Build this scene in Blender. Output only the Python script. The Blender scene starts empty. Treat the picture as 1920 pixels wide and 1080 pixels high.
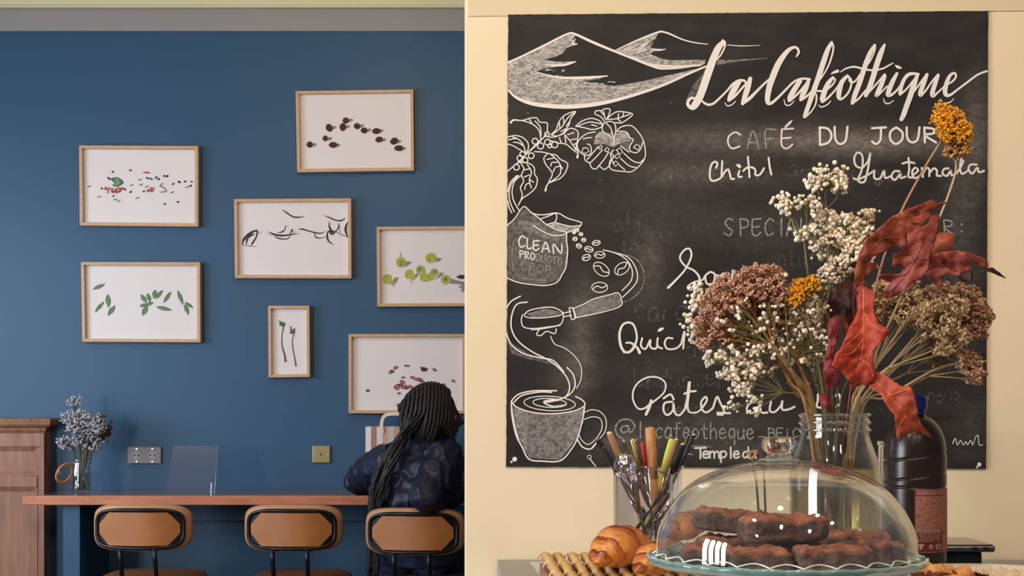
import bpy, bmesh, math, random
from mathutils import Vector, Matrix, noise, geometry
PI = math.pi
random.seed(7)
C = bpy.context.scene.collection
sc = bpy.context.scene

# ------------------------------------------------------------------ camera
F, HY, ZC = 2700.0, 768.0, 1.27          # focal length in px, horizon row, eye height
cd = bpy.data.cameras.new('camera'); cam = bpy.data.objects.new('camera', cd); C.objects.link(cam)
cam.location = (0, 0, ZC); cam.rotation_euler = (PI/2, 0, 0)
cd.sensor_width = 36; cd.lens = 36*F/1920; cd.shift_y = (HY-540)/1920.0; cd.clip_start = .05
sc.camera = cam

# ------------------------------------------------------------------ world, lights, exposure
w = bpy.data.worlds.new('world'); sc.world = w; w.use_nodes = True
bgn = w.node_tree.nodes['Background']; bgn.inputs[0].default_value = (.62, .60, .66, 1); bgn.inputs[1].default_value = .21
sc.view_settings.view_transform = 'Standard'; sc.view_settings.look = 'None'
sc.view_settings.gamma = 1; sc.view_settings.exposure = -0.08; sc.view_settings.use_curve_mapping = False
sc.cycles.transparent_max_bounces = 40
sc.cycles.max_bounces = 12
sc.cycles.use_denoising = True

def area(name, loc, target, sx, sy, e, col):
    l = bpy.data.lights.new(name, 'AREA'); l.shape = 'RECTANGLE'; l.size = sx; l.size_y = sy
    l.energy = e; l.color = col
    o = bpy.data.objects.new(name, l); C.objects.link(o); o.location = loc
    o.rotation_euler = (Vector(target)-Vector(loc)).to_track_quat('-Z', 'Y').to_euler()
    return o
def lamp(name, loc, e, col, r=.03):
    l = bpy.data.lights.new(name, 'POINT'); l.energy = e; l.color = col; l.shadow_soft_size = r
    o = bpy.data.objects.new(name, l); C.objects.link(o); o.location = loc
    return o
dw = area('daylight_window', (-3.5, 4.2, 1.75), (-1.0, 5.9, .95), 1.4, 1.3, 40, (.72, .85, 1.0)); dw.data.spread = math.radians(125)
for wy in (-.05, .4, .85, 1.3): area('street_window', (-3.4, wy, 1.6), (0.5, 2.4, 1.15), .22, 1.7, 33, (.84, .92, 1.0))
WARM = (1.0, .82, .61)
for lx, ly, e in ((-.75, .70, 19), (.1, 1.05, 15), (.95, .75, 9), (-1.1, -.1, 13), (-.1, .1, 12), (.8, -.1, 9), (1.5, .4, 6)):
    lamp('ceiling_spot', (lx, ly, 2.85), e*2.5, WARM, .045)
lamp('back_room_spot', (-.5, 4.7, 2.7), 17, WARM, .05)

# ------------------------------------------------------------------ helpers
def P(px, py, Y): return Vector(((px-960)*Y/F, Y, ZC-(py-HY)*Y/F))
def mpp(Y): return Y/F
def lin(c):
    return tuple(((v/255)/12.92 if v <= 10 else (((v/255)+.055)/1.055)**2.4) for v in c)
def mat(name, col, rough=.6, metal=0, spec=.5, noise_amt=0, nscale=20, bump=0, bscale=60, col2=None, detail=4, stretch=None, coat=0, trans=0, ior=1.45, sss=0):
    m = bpy.data.materials.new(name); m.use_nodes = True
    nt = m.node_tree; b = nt.nodes['Principled BSDF']
    b.inputs['Base Color'].default_value = (*col, 1); b.inputs['Roughness'].default_value = rough
    b.inputs['Metallic'].default_value = metal; b.inputs['Specular IOR Level'].default_value = spec
    b.inputs['Coat Weight'].default_value = coat; b.inputs['Transmission Weight'].default_value = trans; b.inputs['IOR'].default_value = ior
    if col2 is not None or bump:
        tc = nt.nodes.new('ShaderNodeTexCoord'); mp = nt.nodes.new('ShaderNodeMapping')
        nt.links.new(tc.outputs['Object'], mp.inputs[0])
        if stretch: mp.inputs['Scale'].default_value = stretch
    if col2 is not None:
        n = nt.nodes.new('ShaderNodeTexNoise'); n.inputs['Scale'].default_value = nscale; n.inputs['Detail'].default_value = detail
        nt.links.new(mp.outputs[0], n.inputs['Vector'])
        r = nt.nodes.new('ShaderNodeValToRGB'); r.color_ramp.elements[0].position = .5-noise_amt; r.color_ramp.elements[1].position = .5+noise_amt
        r.color_ramp.elements[0].color = (*col, 1); r.color_ramp.elements[1].color = (*col2, 1)
        nt.links.new(n.outputs['Fac'], r.inputs[0]); nt.links.new(r.outputs[0], b.inputs['Base Color'])
    if bump:
        n2 = nt.nodes.new('ShaderNodeTexNoise'); n2.inputs['Scale'].default_value = bscale; n2.inputs['Detail'].default_value = 5
        nt.links.new(mp.outputs[0], n2.inputs['Vector'])
        bp = nt.nodes.new('ShaderNodeBump'); bp.inputs['Strength'].default_value = bump; bp.inputs['Distance'].default_value = .004
        nt.links.new(n2.outputs['Fac'], bp.inputs['Height']); nt.links.new(bp.outputs[0], b.inputs['Normal'])
    return m
def glassy(name, tint=(1, 1, 1), rough=.02, f0=.06, power=3.2, top=.85, gl=(1, 1, 1)):
    """thin clear glass or acrylic: mostly see-through, mirror-like towards grazing"""
    m = bpy.data.materials.new(name); m.use_nodes = True; nt = m.node_tree
    nt.nodes.remove(nt.nodes['Principled BSDF']); out = nt.nodes['Material Output']
    t = nt.nodes.new('ShaderNodeBsdfTransparent'); t.inputs[0].default_value = (*tint, 1)
    g = nt.nodes.new('ShaderNodeBsdfGlossy'); g.inputs['Roughness'].default_value = rough; g.inputs[0].default_value = (*gl, 1)
    lw = nt.nodes.new('ShaderNodeLayerWeight'); lw.inputs[0].default_value = .5
    pw = nt.nodes.new('ShaderNodeMath'); pw.operation = 'POWER'; pw.inputs[1].default_value = power
    mr = nt.nodes.new('ShaderNodeMapRange'); mr.inputs['To Min'].default_value = f0; mr.inputs['To Max'].default_value = top
    mx = nt.nodes.new('ShaderNodeMixShader')
    nt.links.new(lw.outputs['Facing'], pw.inputs[0]); nt.links.new(pw.outputs[0], mr.inputs[0]); nt.links.new(mr.outputs[0], mx.inputs[0])
    nt.links.new(t.outputs[0], mx.inputs[1]); nt.links.new(g.outputs[0], mx.inputs[2]); nt.links.new(mx.outputs[0], out.inputs[0])
    return m
def chalk(name, col, cover, nscale=260, stretch=(1, 1, 1), soft=.12, solid=False):
    """chalk lying on the board: powder that covers only part of the black"""
    m = bpy.data.materials.new(name); m.use_nodes = True; nt = m.node_tree
    b = nt.nodes['Principled BSDF']; b.inputs['Base Color'].default_value = (*col, 1); b.inputs['Roughness'].default_value = .95
    b.inputs['Specular IOR Level'].default_value = .1
    tc = nt.nodes.new('ShaderNodeTexCoord'); mp = nt.nodes.new('ShaderNodeMapping'); mp.inputs['Scale'].default_value = stretch
    n = nt.nodes.new('ShaderNodeTexNoise'); n.inputs['Scale'].default_value = nscale; n.inputs['Detail'].default_value = 6; n.inputs['Roughness'].default_value = .65
    mr = nt.nodes.new('ShaderNodeMapRange'); th = .5+(.5-cover)*.5
    mr.inputs['From Min'].default_value = th-soft; mr.inputs['From Max'].default_value = th+soft
    mr.inputs['To Min'].default_value = max(0, cover-.35); mr.inputs['To Max'].default_value = min(1, cover+.25)
    nt.links.new(tc.outputs['Object'], mp.inputs[0]); nt.links.new(mp.outputs[0], n.inputs['Vector']); nt.links.new(n.outputs['Fac'], mr.inputs[0])
    if solid:       # dense chalk: black of the board shows between the grains
        mx = nt.nodes.new('ShaderNodeMix'); mx.data_type = 'RGBA'; mx.inputs[6].default_value = (*lin((44, 39, 38)), 1); mx.inputs[7].default_value = (*col, 1)
        nt.links.new(mr.outputs[0], mx.inputs[0]); nt.links.new(mx.outputs[2], b.inputs['Base Color'])
    else: nt.links.new(mr.outputs[0], b.inputs['Alpha'])
    return m

ICO = {}
def ico(sub):
    if sub not in ICO:
        bm = bmesh.new(); bmesh.ops.create_icosphere(bm, subdivisions=sub, radius=1)
        ICO[sub] = ([v.co.copy() for v in bm.verts], [[v.index for v in f.verts] for f in bm.faces]); bm.free()
    return ICO[sub]
class MB:
    def __init__(s): s.v = []; s.f = []; s.m = []; s.mi = 0
    def add(s, vs, fs):
        o = len(s.v); s.v += [Vector(v) for v in vs]
        for f in fs: s.f.append([i+o for i in f]); s.m.append(s.mi)
        return s
    def box(s, a, b, M=None):
        x0, y0, z0 = a; x1, y1, z1 = b
        vs = [Vector(p) for p in ((x0,y0,z0),(x1,y0,z0),(x1,y1,z0),(x0,y1,z0),(x0,y0,z1),(x1,y0,z1),(x1,y1,z1),(x0,y1,z1))]
        if M: vs = [M @ v for v in vs]
        s.add(vs, [(0,3,2,1),(4,5,6,7),(0,1,5,4),(1,2,6,5),(2,3,7,6),(3,0,4,7)]); return s
    def prism(s, pts, off):
        """closed outline pts (3D, planar) pushed along off"""
        n = len(pts); off = Vector(off)
        s.add(list(pts)+[Vector(p)+off for p in pts], [list(range(n))[::-1], [i+n for i in range(n)]]+[[i, (i+1) % n, (i+1) % n+n, i+n] for i in range(n)]); return s
    def tube(s, pts, r, seg=8, cap=True, sq=1.0, up=None):
        pts = [Vector(p) for p in pts]; n = len(pts)
        rs = r if isinstance(r, (list, tuple)) else [r]*n
        vs = []; fs = []; prev = None
        for i, p in enumerate(pts):
            d = (pts[min(i+1, n-1)]-pts[max(i-1, 0)])
            d = d.normalized() if d.length > 1e-9 else Vector((0, 0, 1))
            if prev is None:
                u = up and Vector(up) or (Vector((0, 0, 1)) if abs(d.z) < .9 else Vector((1, 0, 0)))
            else: u = prev
            u = (u-d*u.dot(d)).normalized(); v = d.cross(u); prev = u
            for k in range(seg):
                a = 2*PI*k/seg; vs.append(p+(u*math.cos(a)*sq+v*math.sin(a))*rs[i])
        for i in range(n-1):
            for k in range(seg):
                k2 = (k+1) % seg; fs.append((i*seg+k, i*seg+k2, (i+1)*seg+k2, (i+1)*seg+k))
        if cap: fs.append(list(range(seg))[::-1]); fs.append([(n-1)*seg+k for k in range(seg)])
        s.add(vs, fs); return s
    def lathe(s, c, prof, seg=48, fn=None, closed=False):
        """prof = [(r,z)...] about vertical axis through c"""
        c = Vector(c); vs = []; fs = []; n = len(prof)
        for i, (r, z) in enumerate(prof):
            for k in range(seg):
                a = 2*PI*k/seg; rr, zz = (r, z) if fn is None else fn(r, z, a, i)
                vs.append(c+Vector((rr*math.cos(a), rr*math.sin(a), zz)))
        for i in range(n if closed else n-1):
            j = (i+1) % n
            for k in range(seg):
                k2 = (k+1) % seg; fs.append((i*seg+k, i*seg+k2, j*seg+k2, j*seg+k))
        s.add(vs, fs); return s
    def ball(s, c, r, sub=1, sc3=(1, 1, 1), R=None):
        vs, fs = ico(sub); c = Vector(c); o = []
        for v in vs:
            q = Vector((v.x*sc3[0], v.y*sc3[1], v.z*sc3[2]))*r
            if R: q = R @ q
            o.append(c+q)
        s.add(o, fs); return s
    def build(s, name, mats, parent=None, smooth=False, kind=None, bevel=0, label=None, sub=0, solid=0, auto=None, o0=None):
        loc = Vector((0, 0, 0))
        if parent is not None: loc = world_loc(parent)
        elif o0 is not None: loc = Vector(o0)
        me = bpy.data.meshes.new(name)
        me.from_pydata([tuple(v-loc) for v in s.v], [], s.f)
        if not isinstance(mats, (list, tuple)): mats = [mats]
        for m in mats: me.materials.append(m)
        me.polygons.foreach_set('material_index', s.m)
        me.polygons.foreach_set('use_smooth', [smooth]*len(s.f)); me.update()
        o = bpy.data.objects.new(name, me); C.objects.link(o)
        if parent is not None: o.parent = parent
        else: o.location = loc
        if bevel:
            b = o.modifiers.new('bevel', 'BEVEL'); b.width = bevel; b.segments = 2; b.limit_method = 'ANGLE'
        if solid:
            b = o.modifiers.new('solid', 'SOLIDIFY'); b.thickness = solid; b.offset = 0
        if sub:
            b = o.modifiers.new('sub', 'SUBSURF'); b.levels = sub; b.render_levels = sub
        if kind: o['kind'] = kind
        if label: o['label'] = label
        return o
def world_loc(o):
    l = Vector((0, 0, 0))
    while o is not None: l = l+o.location; o = o.parent
    return l
def thing(name, loc, label, cat, group=None, rz=0):
    o = bpy.data.objects.new(name, None); C.objects.link(o); o.location = loc; o.rotation_euler.z = rz
    o.empty_display_size = .05
    return tag(o, label, cat, group)
def tag(o, label, cat, group=None):
    o['label'] = label; o['category'] = cat
    if group: o['group'] = group
    return o
def fixnormals(o):
    bm = bmesh.new(); bm.from_mesh(o.data); bmesh.ops.recalc_face_normals(bm, faces=bm.faces); bm.to_mesh(o.data); bm.free(); return o
def structure(name, mb, mats, **k):
    o = mb.build(name, mats, **k); o['kind'] = 'structure'; return o
def spline(pts, n=6, closed=False):
    """Catmull-Rom through tuples of any length"""
    N = len(pts)
    if N < 3: return [tuple(p) for p in pts]
    out = []; seg = N if closed else N-1
    for i in range(seg):
        g = (lambda k: pts[k % N]) if closed else (lambda k: pts[max(0, min(N-1, k))])
        p0, p1, p2, p3 = g(i-1), g(i), g(i+1), g(i+2)
        for j in range(n):
            t = j/n
            out.append(tuple(.5*(2*b+(c-a)*t+(2*a-5*b+4*c-d)*t*t+(3*b-a-3*c+d)*t**3) for a, b, c, d in zip(p0, p1, p2, p3)))
    if not closed: out.append(tuple(pts[-1]))
    return out
def copy_tree(o, parent=None):
    c = o.copy(); C.objects.link(c)
    if parent is not None: c.parent = parent
    for ch in [q for q in bpy.data.objects if q.parent == o]: copy_tree(ch, c)
    return c
class Flat:
    """marks lying on a vertical plane at depth Y (facing the camera side), coordinates in photograph pixels"""
    def __init__(s, Y, step=6e-6): s.mb = MB(); s.Y = Y; s.Y0 = Y; s.step = step
    def _p(s, x, y):
        v = P(x, y, s.Y0); v.y = s.Y; return v
    def stroke(s, pts, w=2.0, sm=True, n=6, x0=0, y0=0, k=1.0, closed=False, cap=True):
        pts = [(p[0], p[1], (p[2] if len(p) > 2 else w*k)) for p in pts]
        pts = [(x0+p[0]/k, y0+p[1]/k, p[2]/k) for p in pts]
        if sm and len(pts) > 2: pts = spline(pts, n, closed)
        elif closed: pts = pts+[pts[0]]
        if closed and sm: pts = pts+[pts[0]]
        if cap and len(pts) > 1:       # round both ends
            ends = []
            for a, b in ((pts[0], pts[1]), (pts[-1], pts[-2])):
                dx, dy = a[0]-b[0], a[1]-b[1]; l = math.hypot(dx, dy) or 1; h = max(a[2], .3)/2
                ends.append([(a[0]+dx/l*h*math.sin(t), a[1]+dy/l*h*math.sin(t), max(.02, 2*h*math.cos(t))) for t in (.4, .8, 1.15, 1.45)])
            pts = ends[0][::-1]+list(pts)+ends[1]
        vs = []; n_ = len(pts); R = []
        for i, (x, y, ww) in enumerate(pts):
            a = pts[max(0, i-1)]; b = pts[min(n_-1, i+1)]
            dx, dy = b[0]-a[0], b[1]-a[1]; l = math.hypot(dx, dy) or 1
            nx, ny = -dy/l, dx/l; h = max(ww, .02)/2; s.Y -= s.step/n_
            vs.append(s._p(x+nx*h, y+ny*h)); R.append(s._p(x-nx*h, y-ny*h))
        s.mb.add(vs+R, [(i, i+1, n_+i+1, n_+i) for i in range(n_-1)])
        return s
    def poly(s, pts, x0=0, y0=0, k=1.0, sm=False):
        pts = [(x0+p[0]/k, y0+p[1]/k) for p in pts]
        if sm: pts = spline(pts, 4, True)
        s.Y -= s.step
        tri = geometry.tessellate_polygon([[Vector((a, b, 0)) for a, b in pts]])
        s.mb.add([s._p(*q) for q in pts], tri); return s
    def ell(s, cx, cy, rx, ry=None, ang=0, w=None, x0=0, y0=0, k=1.0, n=18):
        ry = rx if ry is None else ry; a = math.radians(ang)
        pts = [(cx+rx*math.cos(t)*math.cos(a)-ry*math.sin(t)*math.sin(a), cy+rx*math.cos(t)*math.sin(a)+ry*math.sin(t)*math.cos(a)) for t in [2*PI*i/n for i in range(n)]]
        if w: s.stroke(pts, w/k, x0=x0, y0=y0, k=k, closed=True, n=1, cap=False)
        else: s.poly(pts, x0, y0, k)
        return s
    def leaf(s, x1, y1, x2, y2, w, x0=0, y0=0, k=1.0):
        dx, dy = x2-x1, y2-y1; l = math.hypot(dx, dy) or 1; nx, ny = -dy/l, dx/l
        pr = [(0, .04), (.2, .35), (.45, .5), (.7, .4), (.9, .16), (1, .02)]
        pts = [(x1+dx*t+nx*w*h, y1+dy*t+ny*w*h) for t, h in pr]+[(x1+dx*t-nx*w*h, y1+dy*t-ny*w*h) for t, h in pr[::-1]]
        return s.poly(pts, x0, y0, k)

# ------------------------------------------------------------------ room
BY, WY = 6.07, 3.0       # blue wall and board wall depths
CT = .959                # top of the serving counter
m_blue = mat('blue_wall_paint', lin((28, 71, 102)), .5, col2=lin((26, 67, 97)), noise_amt=.3, nscale=1.6, bump=.05, bscale=300)
m_cream = mat('cream_wall_paint', lin((244, 224, 188)), .7, col2=lin((238, 217, 182)), noise_amt=.3, nscale=3, bump=.08, bscale=120)
m_cream2 = mat('cream_band_paint', lin((226, 207, 170)), .7)
m_grey = mat('grey_trim_paint', lin((140, 134, 132)), .6)
m_cornice = mat('cornice_paint', lin((205, 200, 160)), .6)
m_ceil = mat('ceiling_paint', lin((200, 196, 180)), .8)
m_floor = mat('floor_boards', lin((110, 80, 56)), .5, col2=lin((86, 60, 42)), noise_amt=.2, nscale=6, stretch=(1, 8, 1))

structure('floor', MB().box((-5, -2.5, -.1), (3.2, 6.3, 0)), m_floor)
structure('wall_back', MB().box((-5, BY, 0), (3.2, BY+.15, 3.1)), m_blue)
zb = lambda py, Y: ZC-(py-HY)*Y/F
structure('ceiling', MB().box((-5, 3.25, 3.0), (3.2, BY+.15, 3.1)), m_ceil)
structure('trim_1', MB().box((-5, BY-.012, zb(58, BY-.012)), (3.2, BY, zb(13, BY-.012))), m_grey)
mb = MB().box((-5, BY-.03, zb(13, BY-.03)), (3.2, BY, 3.0)); mb.box((-5, BY-.042, zb(13, BY-.04)-.002), (3.2, BY-.02, zb(10, BY-.04)))
structure('trim_2', mb, m_cornice, bevel=.003)
# the partition that carries the board: its left edge is a bare corner
XL = (871-960)*WY/F
structure('wall_partition', MB().box((XL, WY, 0), (3.2, WY+.24, 3.0)), m_cream, bevel=.004)
mb = MB(); mb.prism([P(878, 31, WY)+Vector((0, -.004, 0)), P(2300, 17, WY)+Vector((0, -.004, 0)), P(2300, -240, WY)+Vector((0, -.004, 0)), P(878, -240, WY)+Vector((0, -.004, 0))], (0, .004, 0))
structure('trim_3', mb, m_cream2)
structure('wall_left', MB().box((-5, 5.2, 0), (-4.85, BY, 3.0)), m_blue)
# ------------------------------------------------------------------ chalkboard with writing
board = thing('chalkboard', P(1400, 878, WY-.004), 'large black chalkboard menu painted on the cream wall, covered in white chalk lettering and drawings', 'chalkboard')
def board_material():
    m = bpy.data.materials.new('chalkboard_black'); m.use_nodes = True; nt = m.node_tree; b = nt.nodes['Principled BSDF']
    b.inputs['Roughness'].default_value = .62; b.inputs['Specular IOR Level'].default_value = .3
    tc = nt.nodes.new('ShaderNodeTexCoord')
    at = nt.nodes.new('ShaderNodeAttribute'); at.attribute_name = 'dust'
    def nz(scale, st, det=6, r=.6):
        mp = nt.nodes.new('ShaderNodeMapping'); mp.inputs['Scale'].default_value = st
        n = nt.nodes.new('ShaderNodeTexNoise'); n.inputs['Scale'].default_value = scale; n.inputs['Detail'].default_value = det; n.inputs['Roughness'].default_value = r
        nt.links.new(tc.outputs['Object'], mp.inputs[0]); nt.links.new(mp.outputs[0], n.inputs['Vector']); return n.outputs['Fac']
    n1 = nz(38, (1, 1, 1.6)); n2 = nz(7, (1, 1, 3)); n3 = nz(160, (.6, 1, 1))
    def math_(op, a, bb, cl=False):
        x = nt.nodes.new('ShaderNodeMath'); x.operation = op; x.use_clamp = cl
        for i, v in enumerate((a, bb)):
            if isinstance(v, float): x.inputs[i].default_value = v
            else: nt.links.new(v, x.inputs[i])
        return x.outputs[0]
    s = math_('MULTIPLY', n1, n3)
    d = math_('MULTIPLY', at.outputs['Fac'], math_('MULTIPLY', s, 2.1))
    base = math_('MULTIPLY', math_('SUBTRACT', n2, .42, True), .12)
    d = math_('ADD', d, base, True)
    mix = nt.nodes.new('ShaderNodeMix'); mix.data_type = 'RGBA'
    mix.inputs[6].default_value = (*lin((33, 29, 30)), 1); mix.inputs[7].default_value = (*lin((190, 178, 165)), 1)
    nt.links.new(d, mix.inputs[0]); nt.links.new(mix.outputs[2], b.inputs['Base Color'])
    return m
def dust(x, y):
    g = 0.0
    for cx, cy, sx, sy, a in ((1480, 262, 260, 24, .38), (1640, 275, 140, 22, .3), (1290, 320, 90, 35, .16), (1080, 250, 60, 20, .1), (1215, 500, 35, 70, .22),
                              (1090, 630, 25, 90, .25), (1110, 560, 60, 30, .15), (1170, 830, 60, 30, .25), (1330, 800, 130, 40, .16), (1420, 850, 150, 25, .16),
                              (1800, 400, 30, 200, .18), (1830, 250, 20, 100, .25), (1450, 430, 120, 40, .10), (1820, 800, 40, 60, .1), (1250, 400, 120, 60, .07),
                              (1070, 700, 40, 60, .2), (1240, 690, 120, 40, .06), (990, 500, 30, 60, .1), (1400, 330, 200, 20, .10)):
        g += a*math.exp(-((x-cx)/sx)**2-((y-cy)/sy)**2)
    return g
bx0, by0, bx1, by1 = (953, 29), (1851, 22), (1847, 879), (949, 875)
nx_, ny_ = 110, 104; vs = []; ds = []
for j in range(ny_+1):
    for i in range(nx_+1):
        u, v = i/nx_, j/ny_
        x = (bx0[0]*(1-u)+by0[0]*u)*(1-v)+(by1[0]*(1-u)+bx1[0]*u)*v
        y = (bx0[1]*(1-v)+by1[1]*v)*(1-u)+(by0[1]*(1-v)+bx1[1]*v)*u
        if i in (0, nx_): x += (random.random()-.5)*1.2
        if j in (0, ny_): y += (random.random()-.5)*1.2
        q = P(x, y, WY); q.y = WY-.006; vs.append(q); ds.append(dust(x, y))
mb = MB(); mb.add(vs, [(j*(nx_+1)+i, j*(nx_+1)+i+1, (j+1)*(nx_+1)+i+1, (j+1)*(nx_+1)+i)[::-1] for j in range(ny_) for i in range(nx_)])
# thin edge of the paint layer
q = [P(*bx0, WY), P(*by0, WY), P(*bx1, WY), P(*by1, WY)]
o = mb.build('painted_panel', board_material(), board)
at = o.data.attributes.new('dust', 'FLOAT', 'POINT'); at.data.foreach_set('value', ds)
m_edge = mat('board_edge', lin((40, 34, 32)), .7)
mb = MB()
for a, b in ((0, 1), (1, 2), (2, 3), (3, 0)):
    A, B = q[a].copy(), q[b].copy(); A.y = B.y = WY-.0015
    mb.add([A, B, B+Vector((0, -.0045, 0)), A+Vector((0, -.0045, 0))], [(0, 1, 2, 3)])
mb.build('panel_edge', m_edge, board)

CH = lin((240, 232, 224))
m_ch = chalk('chalk_strong', CH, .93, 420, solid=True)
m_ch2 = chalk('chalk_medium', CH, .72, 420, solid=True)
m_ch3 = chalk('chalk_faint', CH, .44, 380, solid=True)
m_gh = chalk('chalk_ghost', lin((200, 195, 190)), .10, 120, soft=.25)
m_sm = chalk('chalk_smudge', CH, .16, 140, soft=.4)
m_snow = chalk('chalk_snow', CH, .50, 170, (.7, 1, 1.6), soft=.16, solid=True)
FY = WY-.0075
title = Flat(WY-.0078); med = Flat(WY-.0073); faint = Flat(WY-.0067); ghost = Flat(WY-.0062); smud = Flat(WY-.0064); snow = Flat(WY-.0066); draw = Flat(WY-.0076)
# --- big script title
z2 = dict(x0=1240, y0=40, k=6.0); z3 = dict(x0=1540, y0=60, k=6.0)
for st in (
 [(690,240,50),(640,300,72),(590,410,80),(545,530,85),(500,660,85),(455,790,85),(410,890,85),(362,958,76),(322,962,46),(297,930,36),(310,885,34),(350,862,28),(400,878,25)],
 [(600,450,14),(660,390,18),(708,300,20),(715,240,25),(690,218,30)],
 [(440,880,16),(480,915,24),(530,938,28),(590,922,26),(660,860,24),(740,780,22),(800,710,26),(870,668,30),(930,668,28),(955,695,20)],
 [(870,685,55),(820,765,68),(780,840,58),(760,885,40)], [(762,893,25),(830,840,26),(900,760,24),(960,695,26)],
 [(1000,645,45),(975,740,60),(945,830,60),(915,925,40)], [(915,925,30),(990,870,38),(1080,780,28),(1160,700,24),(1235,635,22)],
 [(1520,395,18),(1545,350,26),(1530,305,28),(1490,292,30),(1430,325,45),(1370,395,58),(1310,490,68),(1255,620,70),(1215,740,65),(1195,850,60),(1200,915,48),(1240,918,34),(1310,860,28),(1400,770,25),(1480,690,24),(1550,652,24),(1620,645,26),(1670,652,25)],
 [(1560,672,50),(1500,762,60),(1450,850,58),(1440,888,42)], [(1450,890,25),(1540,810,25),(1640,690,26)],
 [(1660,655,35),(1630,740,56),(1590,830,58),(1570,880,40)], [(1575,885,25),(1640,840,24),(1700,775,20)],
 [(1915,240,35),(1870,325,52),(1830,440,60),(1790,560,60),(1750,680,58),(1710,790,58),(1665,920,52),(1622,1040,46),(1606,1078,26)],
 [(1915,238,22),(1936,290,20),(1915,400,20),(1870,520,18),(1810,620,16),(1760,690,14)],
 [(1720,780,14),(1745,840,20),(1735,930,18),(1690,1010,16),(1620,1078,20)], [(1720,770,14),(1770,785,22),(1830,780,20)],
 [(715,915,8),(740,950,13),(790,940,13),(835,900,10)], [(1380,880,8),(1400,940,14),(1450,940,14),(1495,895,9)], [(1770,940,8),(1800,965,14),(1870,935,14),(1905,895,9)],
): title.stroke(st, **z2)
for st in (
 [(130,512,30),(80,575,52),(40,660,58),(12,750,58),(12,786,30)], [(130,512,20),(155,540,20),(120,600,20),(50,660,18)],
 [(10,790,25),(70,745,24),(150,660,20),(200,590,18)], [(108,472,8),(140,455,26),(182,440,36)],
 [(290,495,32),(230,565,52),(202,660,58),(197,735,48),(230,752,26),(290,700,22),(330,620,22),(336,545,24),(292,492,30)],
 [(310,540,18),(340,570,20),(390,545,20),(430,480,16)],
 [(600,150,32),(550,235,52),(500,360,56),(460,480,56),(420,600,56),(380,700,56),(350,798,42)], [(605,145,20),(600,210,16),(560,310,14),(520,370,12)],
 [(350,800,25),(420,750,22),(500,655,20)],
 [(710,145,28),(670,235,58),(625,360,62),(590,480,60),(550,600,58),(500,715,42)], [(500,720,18),(580,630,20),(660,540,22),(712,480,28)],
 [(710,495,46),(680,580,52),(640,670,52),(620,715,40),(660,692,20),(740,610,18)],
 [(215,450,10),(280,410,18),(370,392,22),(470,415,22),(570,430,22),(680,415,20),(760,375,18),(810,348,10)],
 [(850,468,34),(800,560,52),(760,660,54),(750,710,44),(800,700,28),(870,630,22),(940,520,20)], [(832,374,10),(862,394,34),(902,407,12)],
 [(1095,472,22),(1000,472,38),(940,520,40),(900,610,44),(885,695,40)], [(885,705,25),(960,640,22),(1040,540,22),(1090,480,28)],
 [(1080,485,38),(1040,600,58),(1000,720,60),(960,830,58),(925,930,56),(900,982,44)], [(1020,700,18),(1080,620,20),(1150,520,20),(1195,470,18)],
 [(1185,485,40),(1150,580,50),(1112,685,48),(1122,713,30),(1180,650,22),(1250,550,20),(1310,480,22)],
 [(1315,485,35),(1280,580,50),(1247,690,50),(1260,722,34),(1310,680,22),(1400,600,20),(1470,560,22),(1513,505,24),(1500,464,26),(1452,485,34),(1415,560,48),(1392,650,52),(1402,705,48),(1450,708,30),(1530,650,24),(1650,560,24),(1760,480,22),(1860,441,22)],
 [(700,750,8),(715,795,14),(760,805,14),(815,770,8)], [(1340,750,8),(1355,785,12)], [(1405,800,14),(1450,790,13),(1490,750,8)],
): title.stroke(st, **z3)

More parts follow.
